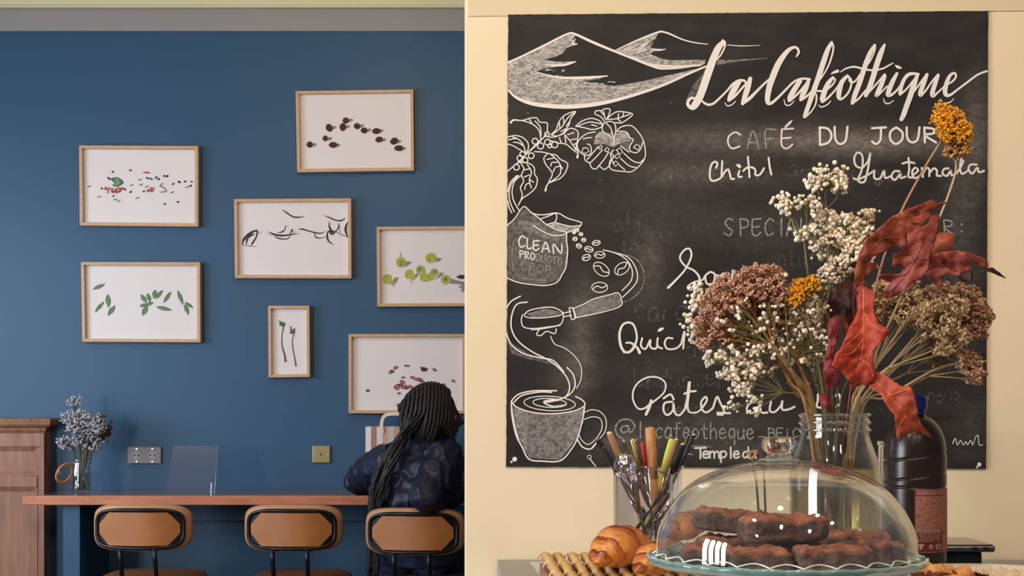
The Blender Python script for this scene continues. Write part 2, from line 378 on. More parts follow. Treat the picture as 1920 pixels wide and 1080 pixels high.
# --- plain stroke letters
G = {
 'A': [[(0,1),(.5,0),(1,1)],[(.2,.66),(.82,.66)]], 'B': [[(0,0),(0,1)],[(0,0),(.8,.05),(.8,.42),(0,.5)],[(0,.5),(.95,.58),(.9,.95),(0,1)]],
 'C': [[(1,.15),(.6,0),(.12,.25),(.05,.65),(.35,.98),(.95,.85)]], 'D': [[(0,0),(.03,1)],[(0,0),(.7,.08),(1,.45),(.75,.85),(.03,1)]],
 'E': [[(1,0),(.05,.04)],[(.05,.04),(0,.7),(.2,.98),(.6,.98),(.95,.8)],[(.05,.5),(.8,.46)]], 'F': [[(1,0),(0,.06),(.08,1)],[(.05,.52),(.85,.48)]],
 'I': [[(.5,0),(.5,1)]], 'J': [[(0,.05),(1,0)],[(.65,.03),(.6,.75),(.3,1),(0,.85)]], 'L': [[(0,0),(.03,.98),(.9,.95)]], 'N': [[(0,1),(0,0),(.9,1),(1,0)]],
 'O': [[(.5,0),(.08,.25),(.05,.7),(.45,1),(.92,.75),(.95,.3),(.5,0)]], 'P': [[(.05,0),(.1,1)],[(.05,0),(.85,.1),(.85,.45),(.08,.55)]],
 'R': [[(0,0),(.05,1)],[(0,.02),(.75,.1),(.75,.4),(.05,.52),(1,1)]], 'S': [[(.95,.12),(.5,0),(.1,.2),(.4,.5),(.85,.7),(.6,1),(0,.85)]],
 'T': [[(0,.03),(1,0)],[(.5,0),(.5,1)]], 'U': [[(0,0),(.05,.7),(.4,1),(.85,.8),(1,0)]], ':': [[(.4,.3),(.5,.32)],[(.4,.75),(.5,.77)]],
 '_': [[(0,1.05),(1,1.05)]], 'Y': [[(0,0),(.5,.5)],[(1,0),(.4,1)]],
 'a': [[(.9,.42),(.4,.36),(.05,.65),(.2,.98),(.6,.95),(.9,.6)],[(.9,.4),(.88,.8),(1,1)]], 'c': [[(.95,.5),(.5,.36),(.05,.65),(.3,.98),(.95,.9)]],
 'd': [[(.85,.5),(.4,.4),(.05,.68),(.3,.98),(.85,.8)],[(.9,0),(.85,.7),(.95,1)]], 'e': [[(.05,.68),(.85,.62),(.6,.36),(.15,.48),(.08,.85),(.45,1),(.95,.88)]],
 'f': [[(.9,.08),(.55,.05),(.4,.3),(.38,1)],[(.05,.42),(.8,.4)]], 'h': [[(.05,0),(.05,1)],[(.05,.6),(.5,.38),(.85,.6),(.88,1)]],
 'l': [[(.4,0),(.42,1)]], 'm': [[(0,.4),(.02,1)],[(.02,.6),(.3,.38),(.48,.6),(.48,1)],[(.48,.6),(.75,.38),(.95,.6),(1,1)]],
 'o': [[(.5,.38),(.08,.6),(.2,.95),(.65,.98),(.95,.65),(.5,.38)]], 'p': [[(.05,.4),(.1,1.4)],[(.05,.5),(.6,.36),(.95,.62),(.6,.95),(.1,.9)]],
 'q': [[(.85,.45),(.4,.38),(.05,.65),(.35,.95),(.85,.75)],[(.88,.38),(.9,1.4)]], 't': [[(.45,.1),(.45,.9),(.9,1)],[(.05,.42),(.9,.4)]],
 'u': [[(.05,.4),(.1,.9),(.5,1),(.88,.8)],[(.9,.4),(.9,.85),(1,1)]], 'i': [[(.4,.4),(.45,1)],[(.4,.12),(.45,.14)]], 'n': [[(.05,.4),(.05,1)],[(.05,.6),(.5,.38),(.85,.6),(.9,1)]],
 'r': [[(.1,.4),(.15,1)],[(.12,.65),(.4,.42),(.9,.45)]], 'v': [[(0,.4),(.4,1),(.9,.38)]], 's': [[(.9,.45),(.3,.38),(.2,.6),(.8,.75),(.6,1),(.05,.92)]],
 '@': [[(.68,.38),(.4,.38),(.28,.6),(.42,.74),(.66,.6),(.68,.38),(.72,.7),(.9,.62),(1,.35),(.75,.03),(.3,.05),(.02,.4),(.08,.85),(.4,1.08)]], ' ': [],
}
def put(fl, ch, x, y, w_, h_, wd, tilt=0):
    for st in G[ch]:
        fl.stroke([(x+a*w_+(1-b)*h_*tilt, y+b*h_+(x+a*w_)*0) for a, b in st], wd, n=5, k=1.0)
def word(fl, txt, xs, y, w_, h_, wd, dy=0, tilt=0):
    for i, (c_, x) in enumerate(zip(txt, xs)): put(fl, c_, x, y+dy*i, w_ if c_ not in 'iIl' else w_*.5, h_, wd, tilt)
for ch, x, y, w_, h_ in (('C',1364,248,24,31),('A',1401,245,22,34),('F',1435,243,19,34),('E',1465,241,22,37)): put(faint if ch in 'AF' else med, ch, x, y, w_, h_, 3.4)
med.stroke([(1473,238,4.5),(1481,230,4.5),(1485,226,2)])
for ch, x, y, w_, h_ in (('D',1537,239,22,33),('U',1565,238,24,32),('J',1635,239,26,31),('O',1668,239,25,31),('U',1700,239,24,28),('R',1733,239,22,28)): put(title, ch, x, y, w_, h_, 4.3)
for ch, x in zip('SPECIALI', (1358,1387,1410,1434,1462,1475,1502,1525)): put(faint, ch, x, 410, 17 if ch != 'I' else 6, 32, 3.0)
for ch, x in zip('OUR:', (1700,1728,1770,1795)): put(faint, ch, x, 412, 18, 28, 3.0)
z5 = dict(x0=940, y0=370, k=4.0)
for ch, x, y, w_, h_ in (('C',130,290,48,85),('L',195,308,40,75),('E',240,325,45,72),('A',305,335,55,75),('N',392,350,62,70)): put(med, ch, 940+x/4, 370+y/4, w_/4, h_/4, 3.0)
for i, ch in enumerate('PRODUCTO'): put(med if i < 3 else faint, ch, 940+(138+i*41)/4, 370+(400+i*8)/4, 7.5, 13, 2.4)
for i, ch in enumerate('CROP'): put(faint, ch, 940+(150+i*60)/4, 370+(480+i*12)/4, 11, 15, 1.8)
z6 = dict(x0=1140, y0=640, k=4.319)
put(faint, '@', 1154, 786, 36, 34, 3.2)
for i, ch in enumerate('lacafeotheque'): put(faint, ch, 1140+(240+i*73.5)/4.319, 640+(650+i*1)/4.319, 13, 30, 3.0)
put(faint, '_', 1423, 800, 11, 18, 2.6)
for i, ch in enumerate('BFiC'): put(faint, ch, 1140+(1300+i*66)/4.319, 803, 11, 17, 2.8)
for i, ch in enumerate('Templedu'):
    put(med, ch, 1140+(705+[0,62,118,205,268,310,385,440][i])/4.319, 640+(858 if i else 862)/4.319, 20 if ch == 'T' else (18 if ch == 'm' else 12), 20, 3.6)
faint.stroke([(1290,838),(1310,836),(1332,838)], 2.2); faint.stroke([(1286,851),(1298,852)], 2.4)
med.stroke([(1786,832),(1791,822),(1795,834),(1801,826),(1806,834),(1811,828),(1814,834),(1820,826),(1824,834),(1829,820),(1834,817),(1836,834),(1842,834)], 1.7)
for x, y, r in ((965,861,4.5),(959,866,2.2),(1836,871,4),(1832,876,2)): title.ell(x, y, r)
med.ell(1105, 857, 3.5, w=1.4); med.stroke([(1106,860),(1112,868),(1117,874)], 2.2)
# --- handwriting
z4 = dict(x0=1320, y0=220, k=6.857)
for st in ([(155,650),(172,595),(140,572),(95,610),(75,700),(80,790),(120,818),(200,790),(240,745)], [(235,565),(230,650),(225,770)], [(225,770),(270,700),(310,670),(330,720),(350,790),(385,790)],
           [(455,690),(440,740),(450,765),(485,765)], [(430,615,30),(450,625,46),(462,640,30)], [(565,510),(575,640),(585,770)], [(505,690),(550,650),(620,645),(660,680),(660,740),(720,735),(772,655)], [(830,520),(845,640),(865,735)]):
    title.stroke([(p[0], p[1], p[2] if len(p) > 2 else 26) for p in st], **z4)
z8 = dict(x0=1520, y0=170, k=3.6)
for st in ([(402,425),(385,480),(345,520),(305,505),(294,455),(318,418),(348,440),(348,520),(318,595),(290,592)], [(402,425),(392,500),(376,575),(365,612),(338,620),(322,602),(375,575),(430,540)],
           [(430,540),(430,590),(468,592),(495,540),(502,588),(540,578)], [(600,545),(565,545),(545,580),(570,602),(605,560),(607,590),(640,580)], [(660,455),(665,520),(660,580),(690,585)], [(620,492),(660,482),(700,490)],
           [(690,570),(725,540),(705,520),(685,550),(700,590),(742,572)], [(750,522),(757,582)], [(757,560),(780,522),(800,532),(800,577)], [(800,560),(830,525),(852,540),(852,572),(880,575)],
           [(930,525),(900,530),(890,560),(920,575),(945,540),(950,570),(985,560)], [(985,560),(1028,485),(1018,455),(1008,520),(1022,562),(1060,540)], [(1120,500),(1080,500),(1065,530),(1090,560),(1125,520),(1135,550),(1170,542)]):
    med.stroke([(*p, 14) for p in st], **z8)
za = dict(x0=1140, y0=380, k=3.857)
for st in ([(436,614,20),(500,550,15),(560,480,14),(602,390,14),(590,335,14),(550,345,14),(520,400,14),(560,460,14),(620,490,14),(660,540,16),(650,600,16),(600,630,14),(575,610,12),(620,575,12),(680,560,12),(700,530,12)],
           [(740,500),(705,530),(715,585),(760,582),(772,520),(740,500)], [(772,520),(810,530),(835,512),(832,560),(860,585),(895,550),(902,490)], [(902,490),(900,560),(940,590)]):
    title.stroke([(p[0], p[1], p[2] if len(p) > 2 else 14) for p in st], **za)
zq = dict(x0=940, y0=540, k=3.086)
for st in ([(712,372,14),(690,330,16),(684,262,14),(704,212,13),(742,200,13),(770,222,12),(784,290,12),(762,350,16),(735,372,14),(712,368,12)], [(722,318,10),(750,318,12),(785,345,14),(800,374,18)],
           [(815,290),(808,335),(835,352),(862,300),(862,340),(890,352),(905,330)], [(905,290),(903,335),(930,350)], [(910,248,12),(922,240,20),(936,234,10)], [(990,292),(960,290),(945,320),(962,352),(1010,350),(1040,325)], [(1040,325),(1060,250),(1052,350)]):
    title.stroke([(p[0], p[1], p[2] if len(p) > 2 else 11) for p in st], **zq)
for st in ([(350,480,22),(335,530,24),(308,592,22)], [(350,495,16),(300,540,16),(245,545,14),(205,480,14),(205,400,14),(250,330,14),(330,290,14),(410,295,14),(465,340,14),(455,410,14),(400,465,14),(345,505,18)],
           [(520,490),(460,500),(450,560),(480,597),(525,560),(530,500),(542,580),(580,597),(622,550)], [(450,462),(505,430),(532,470)], [(622,550),(650,420),(660,320,24),(648,440,26),(642,520,20),(660,572,14),(720,575,14),(762,540,14)], [(618,425),(660,408),(710,403)],
           [(762,540),(800,480),(790,450),(755,490),(762,552),(800,575),(850,540)], [(850,540),(882,450),(905,490),(938,560),(930,592),(887,592)], [(887,578),(990,582)],
           [(1200,480),(1140,510),(1125,560),(1170,582),(1220,540),(1232,490),(1240,572),(1290,577)], [(1320,490),(1310,560),(1350,572),(1400,520),(1412,480),(1410,550),(1460,552),(1510,530)], [(1700,430),(1698,480),(1692,530),(1760,538)], [(1830,450),(1870,430),(1880,500),(1840,530)]):
    title.stroke([(p[0], p[1], p[2] if len(p) > 2 else 17) for p in st], **z6)
# --- ghosts of rubbed out words
rg = random.Random(5)
for (x, y, s_, n) in ((1215,300,30,9),(1480,300,26,6),(1150,400,24,3),(1215,430,20,3),(1440,470,22,8),(1190,560,30,4),(1360,580,26,5),(1190,690,26,8),(1280,640,24,5),(1250,750,20,4),(1170,450,16,4),(1690,500,20,5),(1560,440,20,5),(1740,730,18,4),(1640,330,14,3),(1430,520,18,4)):
    for i in range(n):
        ch = rg.choice('ameunoicdltrsPLO'); put(ghost, ch, x+i*s_*.85, y+rg.uniform(-4, 4), s_*.7, s_*1.3, 3.6)
for i in range(70):
    x, y = rg.uniform(1130, 1830), rg.uniform(300, 850); a = rg.uniform(0, PI); l = rg.uniform(8, 30)
    ghost.stroke([(x, y, .8), (x+l*.5*math.cos(a), y+l*.5*math.sin(a)+rg.uniform(-3, 3), 2.2), (x+l*math.cos(a), y+l*math.sin(a), .8)])
for p in ((985,60),(1230,192),(1258,193),(1300,432),(1195,490),(1060,205),(990,212),(1700,560)): faint.ell(*p, .9)
# --- mountains
z1 = dict(x0=940, y0=20, k=2.842)
snow.poly([(38,275),(130,232),(230,185),(350,125),(395,130),(380,155),(405,178),(345,200),(330,225),(290,245),(225,262),(300,272),(395,270),(350,292),(250,305),(185,322),(250,345),(350,352),(560,345),(520,365),(430,375),(600,402),(740,380),(900,342),(1050,308),(980,345),(860,395),(700,450),(540,490),(400,505),(280,505),(160,490),(80,460),(38,425)], **z1)
snow.poly([(610,215),(720,160),(840,112),(820,150),(780,180),(800,200),(872,205),(780,225),(850,255),(900,265),(1000,262),(1090,262),(1075,292),(1000,300),(900,306),(830,308),(750,275)], **z1)
smud.poly([(1150,262),(1260,262),(1420,255),(1260,272),(1150,290)], **z1); smud.poly([(1150,262),(1230,262),(1220,275),(1150,290)], **z1)
smud.poly([(980,480),(1020,400),(1090,310),(1080,360),(1040,440),(1010,480)], **z1)
smud.poly([(560,410),(900,345),(900,385),(700,450),(560,470)], **z1)
for st, f_ in (([(38,275,10),(110,243,10),(230,185,12),(350,125,10),(392,125,12),(480,165,14),(600,215,12),(700,255,11),(800,295,10),(860,310,8),(980,303,5),(1085,280,3)], draw),
           ([(38,425,8),(80,463,14),(160,494,20),(280,510,22),(400,510,22),(540,492,20),(700,452,15),(860,398,13),(1000,335,12),(1090,297,9)], draw),
           ([(40,270,6),(60,300,4),(42,340,3)], draw), ([(605,212,4),(720,160,9),(835,115,10),(870,115,9),(900,125,9),(970,155,7),(1040,172,6),(1100,178,4)], draw),
           ([(1205,183,4),(1280,188,5),(1380,185,2)], draw), ([(395,150,4),(380,178,10),(405,178,4)], draw), ([(180,325,4),(300,355,10),(450,358,14),(565,348,6)], draw), ([(240,290,6),(330,290,12),(395,272,6)], draw),
           ([(800,205,5),(840,210,9),(875,205,4)], draw), ([(700,245,6),(780,285,14),(900,298,16),(1060,292,8)], med), ([(1150,285,3),(1250,266,5),(1420,253,2)], faint)):
    f_.stroke(st, **z1)
for i in range(150):      # hatching of the snow
    t = rg.random(); x = 60+t*560; y = 300+rg.random()*180*(1-abs(t-.35)*.9)
    if x > 340 and y < 380: continue
    a = rg.uniform(-.7, .3); l = rg.uniform(14, 40)
    (med if i % 3 else faint).stroke([(x, y, 1), (x+l*.5*math.cos(a), y+l*.5*math.sin(a)+rg.uniform(-4, 4), 4), (x+l*math.cos(a), y+l*math.sin(a), 1)], **z1)
for i in range(40):
    x = rg.uniform(640, 780); y = 215+rg.uniform(-35, 35)*(x-600)/180; (med).stroke([(x, y, 1), (x+18, y-12+rg.uniform(-5, 5), 4), (x+34, y-22, 1)], **z1)
# --- coffee branch and hands
zb_ = dict(x0=940, y0=190, k=5.14)
for st in ([(62,672),(110,632),(160,590),(240,510),(330,430),(410,345),(440,315)], [(270,480),(350,400),(430,330)], [(90,205,20),(120,180,16),(200,185),(270,165),(340,160),(370,200),(440,208),(443,260),(447,300)],
    [(200,185),(280,210),(340,250),(370,300),(380,365)], [(270,175),(295,210)], [(325,190),(375,250),(382,330)], [(480,320),(530,270),(550,210),(590,150),(650,115),(716,100),(670,165),(650,230),(600,300),(540,335),(480,322)],
    [(490,318),(580,250),(640,160),(700,110)], [(560,205),(562,255)], [(600,160),(603,220)], [(625,240),(655,200)], [(575,290),(620,265)], [(455,345),(520,342),(600,310),(650,265),(700,265),(740,300),(735,370),(720,440),(738,490),(733,540,22)],
    [(460,375),(540,400),(620,412),(670,450),(722,492)], [(610,320),(660,380),(720,470)], [(560,350),(575,395)], [(640,322),(700,302)], [(670,372),(722,362)], [(612,335),(622,398)], [(690,420),(725,405)],
    [(62,345),(130,330),(200,345),(250,390),(262,440),(245,500)], [(62,412),(110,427),(170,462),(235,500)], [(70,372),(150,360),(205,410),(235,490)], [(110,345),(150,358)], [(120,395),(165,400),(205,425)],
    [(320,485),(400,490),(480,510),(530,520),(570,560),(638,600),(620,680),(570,740),(500,770),(445,800),(425,860,20)], [(440,510),(410,550),(430,610),(478,670),(490,710),(455,780)], [(480,515),(550,580),(572,650),(560,710),(470,780)],
    [(440,560),(500,548)], [(475,625),(490,590),(540,590)], [(500,680),(520,640),(560,625)], [(560,600),(590,650)], [(170,590),(230,590),(290,610),(320,650),(320,700),(347,750),(330,830),(270,890),(200,940),(165,1000)],
    [(190,600),(218,650),(195,710),(215,770),(185,830),(202,900),(185,960)], [(250,610),(290,680),(270,760),(290,835)], [(225,660),(275,650)], [(220,730),(270,710)], [(225,850),(240,800),(275,790)], [(280,760),(310,780)],
    [(190,715),(130,770),(105,850),(110,930),(140,1000),(172,1050)], [(165,715),(100,790),(75,880),(85,970),(125,1065)], [(150,715),(85,785),(62,870)], [(62,960),(75,1020),(100,1075)],
    [(905,295),(830,310),(770,350),(735,400),(735,450),(770,500),(830,522),(865,490),(860,430),(830,410)], [(800,520),(810,570),(850,595),(870,640),(910,652),(945,625),(990,657),(1040,620),(1055,570)],
    [(828,560),(880,500),(930,440)], [(858,592),(920,530),(975,468)], [(935,628),(990,560),(1035,490)], [(870,350),(830,352),(790,362)], [(1050,500),(1060,550),(1080,600)],
    [(1110,290),(1150,250),(1220,232),(1272,246),(1330,310),(1365,370),(1385,450),(1385,540),(1340,612),(1260,676),(1180,676),(1080,664),(1042,630),(1050,570),(1082,540),(1062,490),(1085,470)],
    [(1130,290),(1180,290),(1215,305),(1240,350),(1272,372),(1240,430),(1242,478),(1300,496),(1340,462),(1365,390)], [(1150,430),(1190,460),(1230,490)], [(1180,500),(1260,570),(1330,592),(1370,560)], [(1150,550),(1230,620),(1300,640)], [(1130,610),(1190,660)],
    [(1085,415),(1087,360),(1060,300)], [(716,240),(780,190),(860,165),(930,180),(970,215),(960,250),(880,272),(800,255),(716,240)], [(740,238),(850,200),(960,218)], [(870,225),(920,240)], [(990,190),(960,150),(905,122),(915,92),(970,90),(990,75),(1045,75),(1040,120),(1010,180)],
    [(985,100),(1000,170)], [(1020,170),(1060,130),(1120,100),(1200,105),(1265,125),(1220,170),(1160,207),(1100,205)], [(1030,175),(1120,165),(1240,125)], [(1130,120),(1125,160)], [(1180,110),(1170,145)], [(1120,170),(1150,195)],
    [(1000,200),(975,240),(980,290),(1040,330),(1078,360),(1102,290),(1095,220),(1060,195),(1010,200)], [(1010,212),(1055,260),(1075,340)], [(960,100),(985,130)]):
    draw.stroke([(p[0], p[1], p[2] if len(p) > 2 else 10.5) for p in st], **zb_)
for x, y, r in ((325,385,28),(378,430,30),(445,395,28),(465,430,18),(515,418,30),(440,318,22),(205,510,26),(180,550,28),(230,568,26),(288,525,28),(145,635,28)): draw.ell(x, y, r, w=11, **zb_)
for q_ in ([(790,450),(830,450),(845,480),(810,505),(775,485)], [(935,450),(960,420),(975,440),(950,465)], [(995,475),(1015,445),(1040,460),(1020,490)], [(1275,445),(1300,415),(1335,430),(1320,470)], [(1110,470),(1145,450),(1170,490),(1140,510)], [(1090,530),(1120,505),(1145,530),(1110,552)], [(1080,600),(1100,575),(1130,600),(1100,625)]):
    draw.stroke([(*p, 9) for p in q_], closed=True, sm=False, **zb_)
snow.poly([(910,330),(950,290),(1050,310),(1080,380),(1100,300),(1200,290),(1240,350),(1250,380),(1150,400),(1080,440),(980,410),(890,415)], **zb_)
smud.poly([(1120,400),(1250,380),(1235,480),(1150,430)], **zb_)
# --- bag of beans, portafilter, cup
for st in ([(44,212),(100,160),(140,100),(175,70),(220,110),(280,155),(340,205),(420,245),(490,262)], [(490,262),(490,330),(497,400),(485,520),(455,580),(430,625),(390,650),(320,662),(240,655),(160,645),(100,630),(44,605)],
    [(220,115),(270,130),(330,130),(400,118),(440,125),(500,158),(590,185),(602,200),(570,235),(490,265)], [(300,160),(350,142),(405,122),(415,155),(400,190)], [(340,205),(400,190),(440,200),(520,218),(585,212)],
    [(240,210),(300,250),(380,285),(450,285),(490,270)], [(180,870),(220,845),(330,825),(400,830),(455,860),(440,885),(350,900),(240,905),(180,895),(175,875)], [(160,880),(150,920),(165,970),(230,985),(330,975),(440,955),(465,900),(460,860)],
    [(225,992),(300,987),(440,960)], [(285,990),(265,1030),(300,1035),(340,1005),(400,1022),(412,985)], [(465,870),(520,856)], [(465,896),(525,886)], [(510,830),(535,835),(552,905),(525,910),(510,832)], [(540,830),(562,902)],
    [(550,830),(620,800),(700,760),(800,735),(875,718),(902,770),(895,815),(800,850),(650,885),(552,905)], [(765,395),(860,420),(940,470),(982,550),(970,630),(905,700)], [(850,415),(950,450),(1012,540),(1012,640),(910,750)]):
    draw.stroke([(*p, 8.5) for p in st], **z5)
for st in ([(940,430),(1030,480),(1075,590),(1050,690),(980,760),(910,787)], [(60,560),(110,590),(200,615),(330,622)], [(480,370),(490,450),(470,520)], [(90,330),(80,450),(95,560)]):
    faint.stroke([(*p, 7) for p in st], **z5)
for x, y, a, b, t in ((750,540,68,42,38),(905,535,62,40,-35),(738,675,60,38,0),(738,432,40,25,0),(638,452,32,22,-20),(657,390,32,20,15),(712,342,30,18,-10),(582,365,20,16,20),(618,320,16,14,0),(553,312,17,14,0),(597,277,14,12,0),(568,247,14,12,0),(545,265,12,9,0)):
    draw.ell(x, y, a, b, t, w=7, **z5)
    ct, s2 = math.cos(math.radians(t)), math.sin(math.radians(t))
    draw.stroke([(x+ct*u-s2*v, y+s2*u+ct*v, 8) for u, v in ((-a*.8, b*.3), (-a*.35, -b*.25), (a*.3, b*.1), (a*.85, -b*.35))], **z5)
smud.poly([(50,215),(180,75),(340,210),(490,268),(490,520),(430,620),(320,655),(100,625),(50,600)], **z5)
smud.poly([(130,170),(300,190),(490,290),(490,340),(300,300),(120,230)], **z5)
snow.poly([(345,205),(400,192),(520,218),(575,212),(560,236),(490,258),(420,243)], **z5)
smud.poly([(552,832),(700,762),(872,722),(898,770),(893,812),(650,882),(560,902)], **z5); smud.poly([(552,832),(700,762),(872,722),(898,770),(893,812),(650,882),(560,902)], **z5)
smud.poly([(185,875),(330,832),(450,862),(430,885),(240,902)], **z5); smud.poly([(185,875),(330,832),(450,862),(430,885),(240,902)], **z5)
for st in ([(110,48),(60,75),(32,112)], [(150,82),(90,95),(60,160),(60,240),(100,310),(180,370),(260,410),(330,460),(380,520),(395,580),(370,630),(300,655),(250,662)], [(30,265),(60,330),(130,380),(230,405),(300,420),(362,485)],
    [(380,460),(415,500),(427,560),(402,610),(350,640),(280,652)], [(58,655),(90,690),(180,720),(300,728),(420,712),(482,680),(470,650),(430,628)], [(58,655),(100,615),(190,595),(320,595)], [(75,660),(120,622),(220,602),(290,604)],
    [(58,660),(62,740),(85,850),(120,920),(160,990),(240,1002),(340,1000),(400,940),(440,870),(470,760),(482,690)], [(60,700),(75,790),(100,880)], [(440,875),(470,920),(520,930),(560,880)]):
    draw.stroke([(*p, 8) for p in st], **zq)
for st in ([(285,280),(310,325),(370,350),(430,400),(462,460),(460,530),(435,580)], [(480,720),(520,705),(570,715),(605,760),(600,830),(560,880),(520,930)], [(480,760),(530,745),(575,760),(580,820),(540,880),(500,905),(465,880),(450,850)], [(470,780),(475,700)]):
    med.stroke([(*p, 6) for p in st], **zq)
med.ell(280, 668, 150, 42, 3, w=6, **zq); med.ell(280, 665, 98, 26, 3, w=6, **zq); draw.stroke([(380,672,4),(300,685,8),(245,660,9),(290,648,9),(330,652,6)], **zq)
for k_ in range(2): smud.poly([(60,690),(180,725),(300,732),(475,700),(440,865),(340,995),(165,985),(85,850)], **zq)
smud.poly([(60,680),(160,715),(140,970),(85,850)], **zq)
smud.poly([(380,720),(475,700),(440,865),(380,950)], **zq)
smud.poly([(30,300),(110,350),(200,400),(330,450),(150,410),(60,380)], **zq)
title.mb.build('chalk_lettering', m_ch, board, kind='stuff'); med.mb.build('chalk_writing', m_ch2, board, kind='stuff'); faint.mb.build('faint_chalk_writing', m_ch3, board, kind='stuff')
ghost.mb.build('rubbed_out_writing', m_gh, board, kind='stuff'); smud.mb.build('chalk_smudge', m_sm, board, kind='stuff'); snow.mb.build('chalk_shading', m_snow, board, kind='stuff'); draw.mb.build('chalk_drawing', m_ch, board, kind='stuff')
# ------------------------------------------------------------------ pictures on the blue wall
m_oak = mat('pale_oak_frame', lin((198, 160, 122)), .5, col2=lin((178, 138, 102)), noise_amt=.25, nscale=30, stretch=(1, 1, 6), bump=.05)
m_paper = mat('picture_paper', lin((218, 207, 204)), .85)
def pm(n, c, **k): return mat('print_'+n, lin(c), .8, **k)
m_art = [pm('dark', (52, 44, 52)), pm('red', (140, 52, 62), col2=lin((178, 96, 100)), noise_amt=.12, nscale=200), pm('green', (98, 130, 84), col2=lin((120, 148, 98)), noise_amt=.1, nscale=150),
         pm('brown', (84, 38, 38), col2=lin((60, 30, 34)), noise_amt=.1, nscale=90), pm('pear', (152, 156, 56), col2=lin((176, 170, 84)), noise_amt=.12, nscale=60), pm('shadow', (134, 122, 116)), pm('stem', (92, 84, 70)), pm('leafdark', (74, 94, 76))]
def picture(corners, art, label, depth=.034, fw=6.0):
    """corners of the outer frame in pixels: tl, tr, br, bl"""
    Yf = BY-depth; c = [P(x, y, Yf) for x, y in corners]
    base = (c[2]+c[3])/2
    t = thing('framed_picture', (base.x, BY-depth/2, base.z), label, 'picture', 'framed botanical prints on the blue wall')
    cen = sum(c, Vector())/4
    def inset(d):
        out = []
        for i, p in enumerate(c):
            h = (c[1]-c[0]).normalized(); v = (c[3]-c[0]).normalized()
            sx = 1 if i in (0, 3) else -1; sy = 1 if i in (0, 1) else -1
            out.append(p+h*d*sx+v*d*sy)
        return out
    q = inset(fw*mpp(Yf))
    for i in range(4):
        j = (i+1) % 4; mb = MB()
        pts = [c[i], c[j], q[j], q[i]]
        mb.prism(pts, (0, depth-.003, 0)); o = mb.build('frame_rail', m_oak, t, bevel=.0012)
        fixnormals(o)
    bk = inset(.003); mb = MB(); mb.prism([Vector((p.x, BY-.017, p.z)) for p in bk], (0, .013, 0)); o = mb.build('print', m_paper, t); fixnormals(o)
    fl = Flat(BY-.0178, 1.4e-5); fl.Y0 = BY-.0178
    art(fl); fl.mb.build('printed_motif', m_art, t, kind='stuff')
def mi(fl, i): fl.mb.mi = i
rp = random.Random(11)
def art_berries(f):
    k = dict(x0=130, y0=260, k=6.0)
    mi(f, 5)
    for x, y in ((220,538),(335,655),(765,668),(555,700),(515,685),(805,518),(790,462),(700,522),(870,540),(1325,545),(1155,605)): f.ell(x, y, 22, 9, -15, **k); f.ell(x+14, y-6, 12, 6, -30, **k)
    mi(f, 0)
    for x, y in ((490,372),(688,356),(437,440),(455,455),(365,560),(625,570),(690,600),(838,592),(497,645),(1075,735),(1222,712),(1168,510),(1236,487),(1303,482),(1376,484),(1365,530),(1100,422),(1066,420),(975,437),(1004,455),(925,455),(895,448),(870,440)): f.ell(x, y, rp.uniform(13, 20), rp.uniform(8, 12), rp.uniform(-40, 40), **k)
    mi(f, 7); f.poly([(480,440),(540,430),(600,470),(612,500),(570,530),(540,545),(480,530),(510,500),(470,465)], **k)
    mi(f, 2); f.poly([(500,450),(545,435),(560,470),(590,480),(560,510),(550,540),(515,525),(480,520),(520,490)], **k); mi(f, 5); f.stroke([(1050,505),(1020,530),(1060,550),(1090,590),(1030,602)], 2.4, **k)
    mi(f, 1)
    for i in range(42): f.ell(400+rp.random()*205, 552+rp.random()*56, rp.uniform(9, 14), rp.uniform(7, 11), **k)
    for i in range(14): f.ell(875+rp.random()*90, 550+rp.random()*50, rp.uniform(9, 14), rp.uniform(7, 10), **k)
    for x, y in ((845,382),(875,378),(890,386)): f.ell(x, y, 16, 9, **k)
picture([(148,272.5),(371.5,273.5),(371.5,425),(149.5,423)], art_berries, 'oak framed print of red berries and a green leaf, upper leftmost picture')
def art_leaves(f):
    k = dict(x0=130, y0=480, k=6.0)
    mi(f, 7)
    L = [(265,375,405,315,45),(432,430,442,580,60),(290,630,392,510,44),(435,668,515,555,55),(805,432,870,530,48),(878,420,910,520,52),(968,380,950,480,56),(1050,385,970,485,44),(790,565,890,545,44),(822,668,880,560,60),(1142,405,1060,525,46),(980,572,1155,612,46),(1218,388,1280,548,46),(1300,520,1395,585,36),(1298,540,1342,662,48),(850,560,950,520,40)]
    for a in L: f.leaf(*a, **k)
    mi(f, 2)
    for (a, b, c_, d, w_) in L: f.leaf(a+6, b+4, c_-6, d+2, w_*.62, **k)
    mi(f, 7)
    for (a, b, c_, d, w_) in L: f.stroke([(a, b, 4), ((a+c_)/2, (b+d)/2, 5), (c_, d, 3)], **k)
picture([(151.5,491),(375,491.5),(376,642),(154,641)], art_leaves, 'oak framed print of scattered slim green leaves, lower leftmost picture')
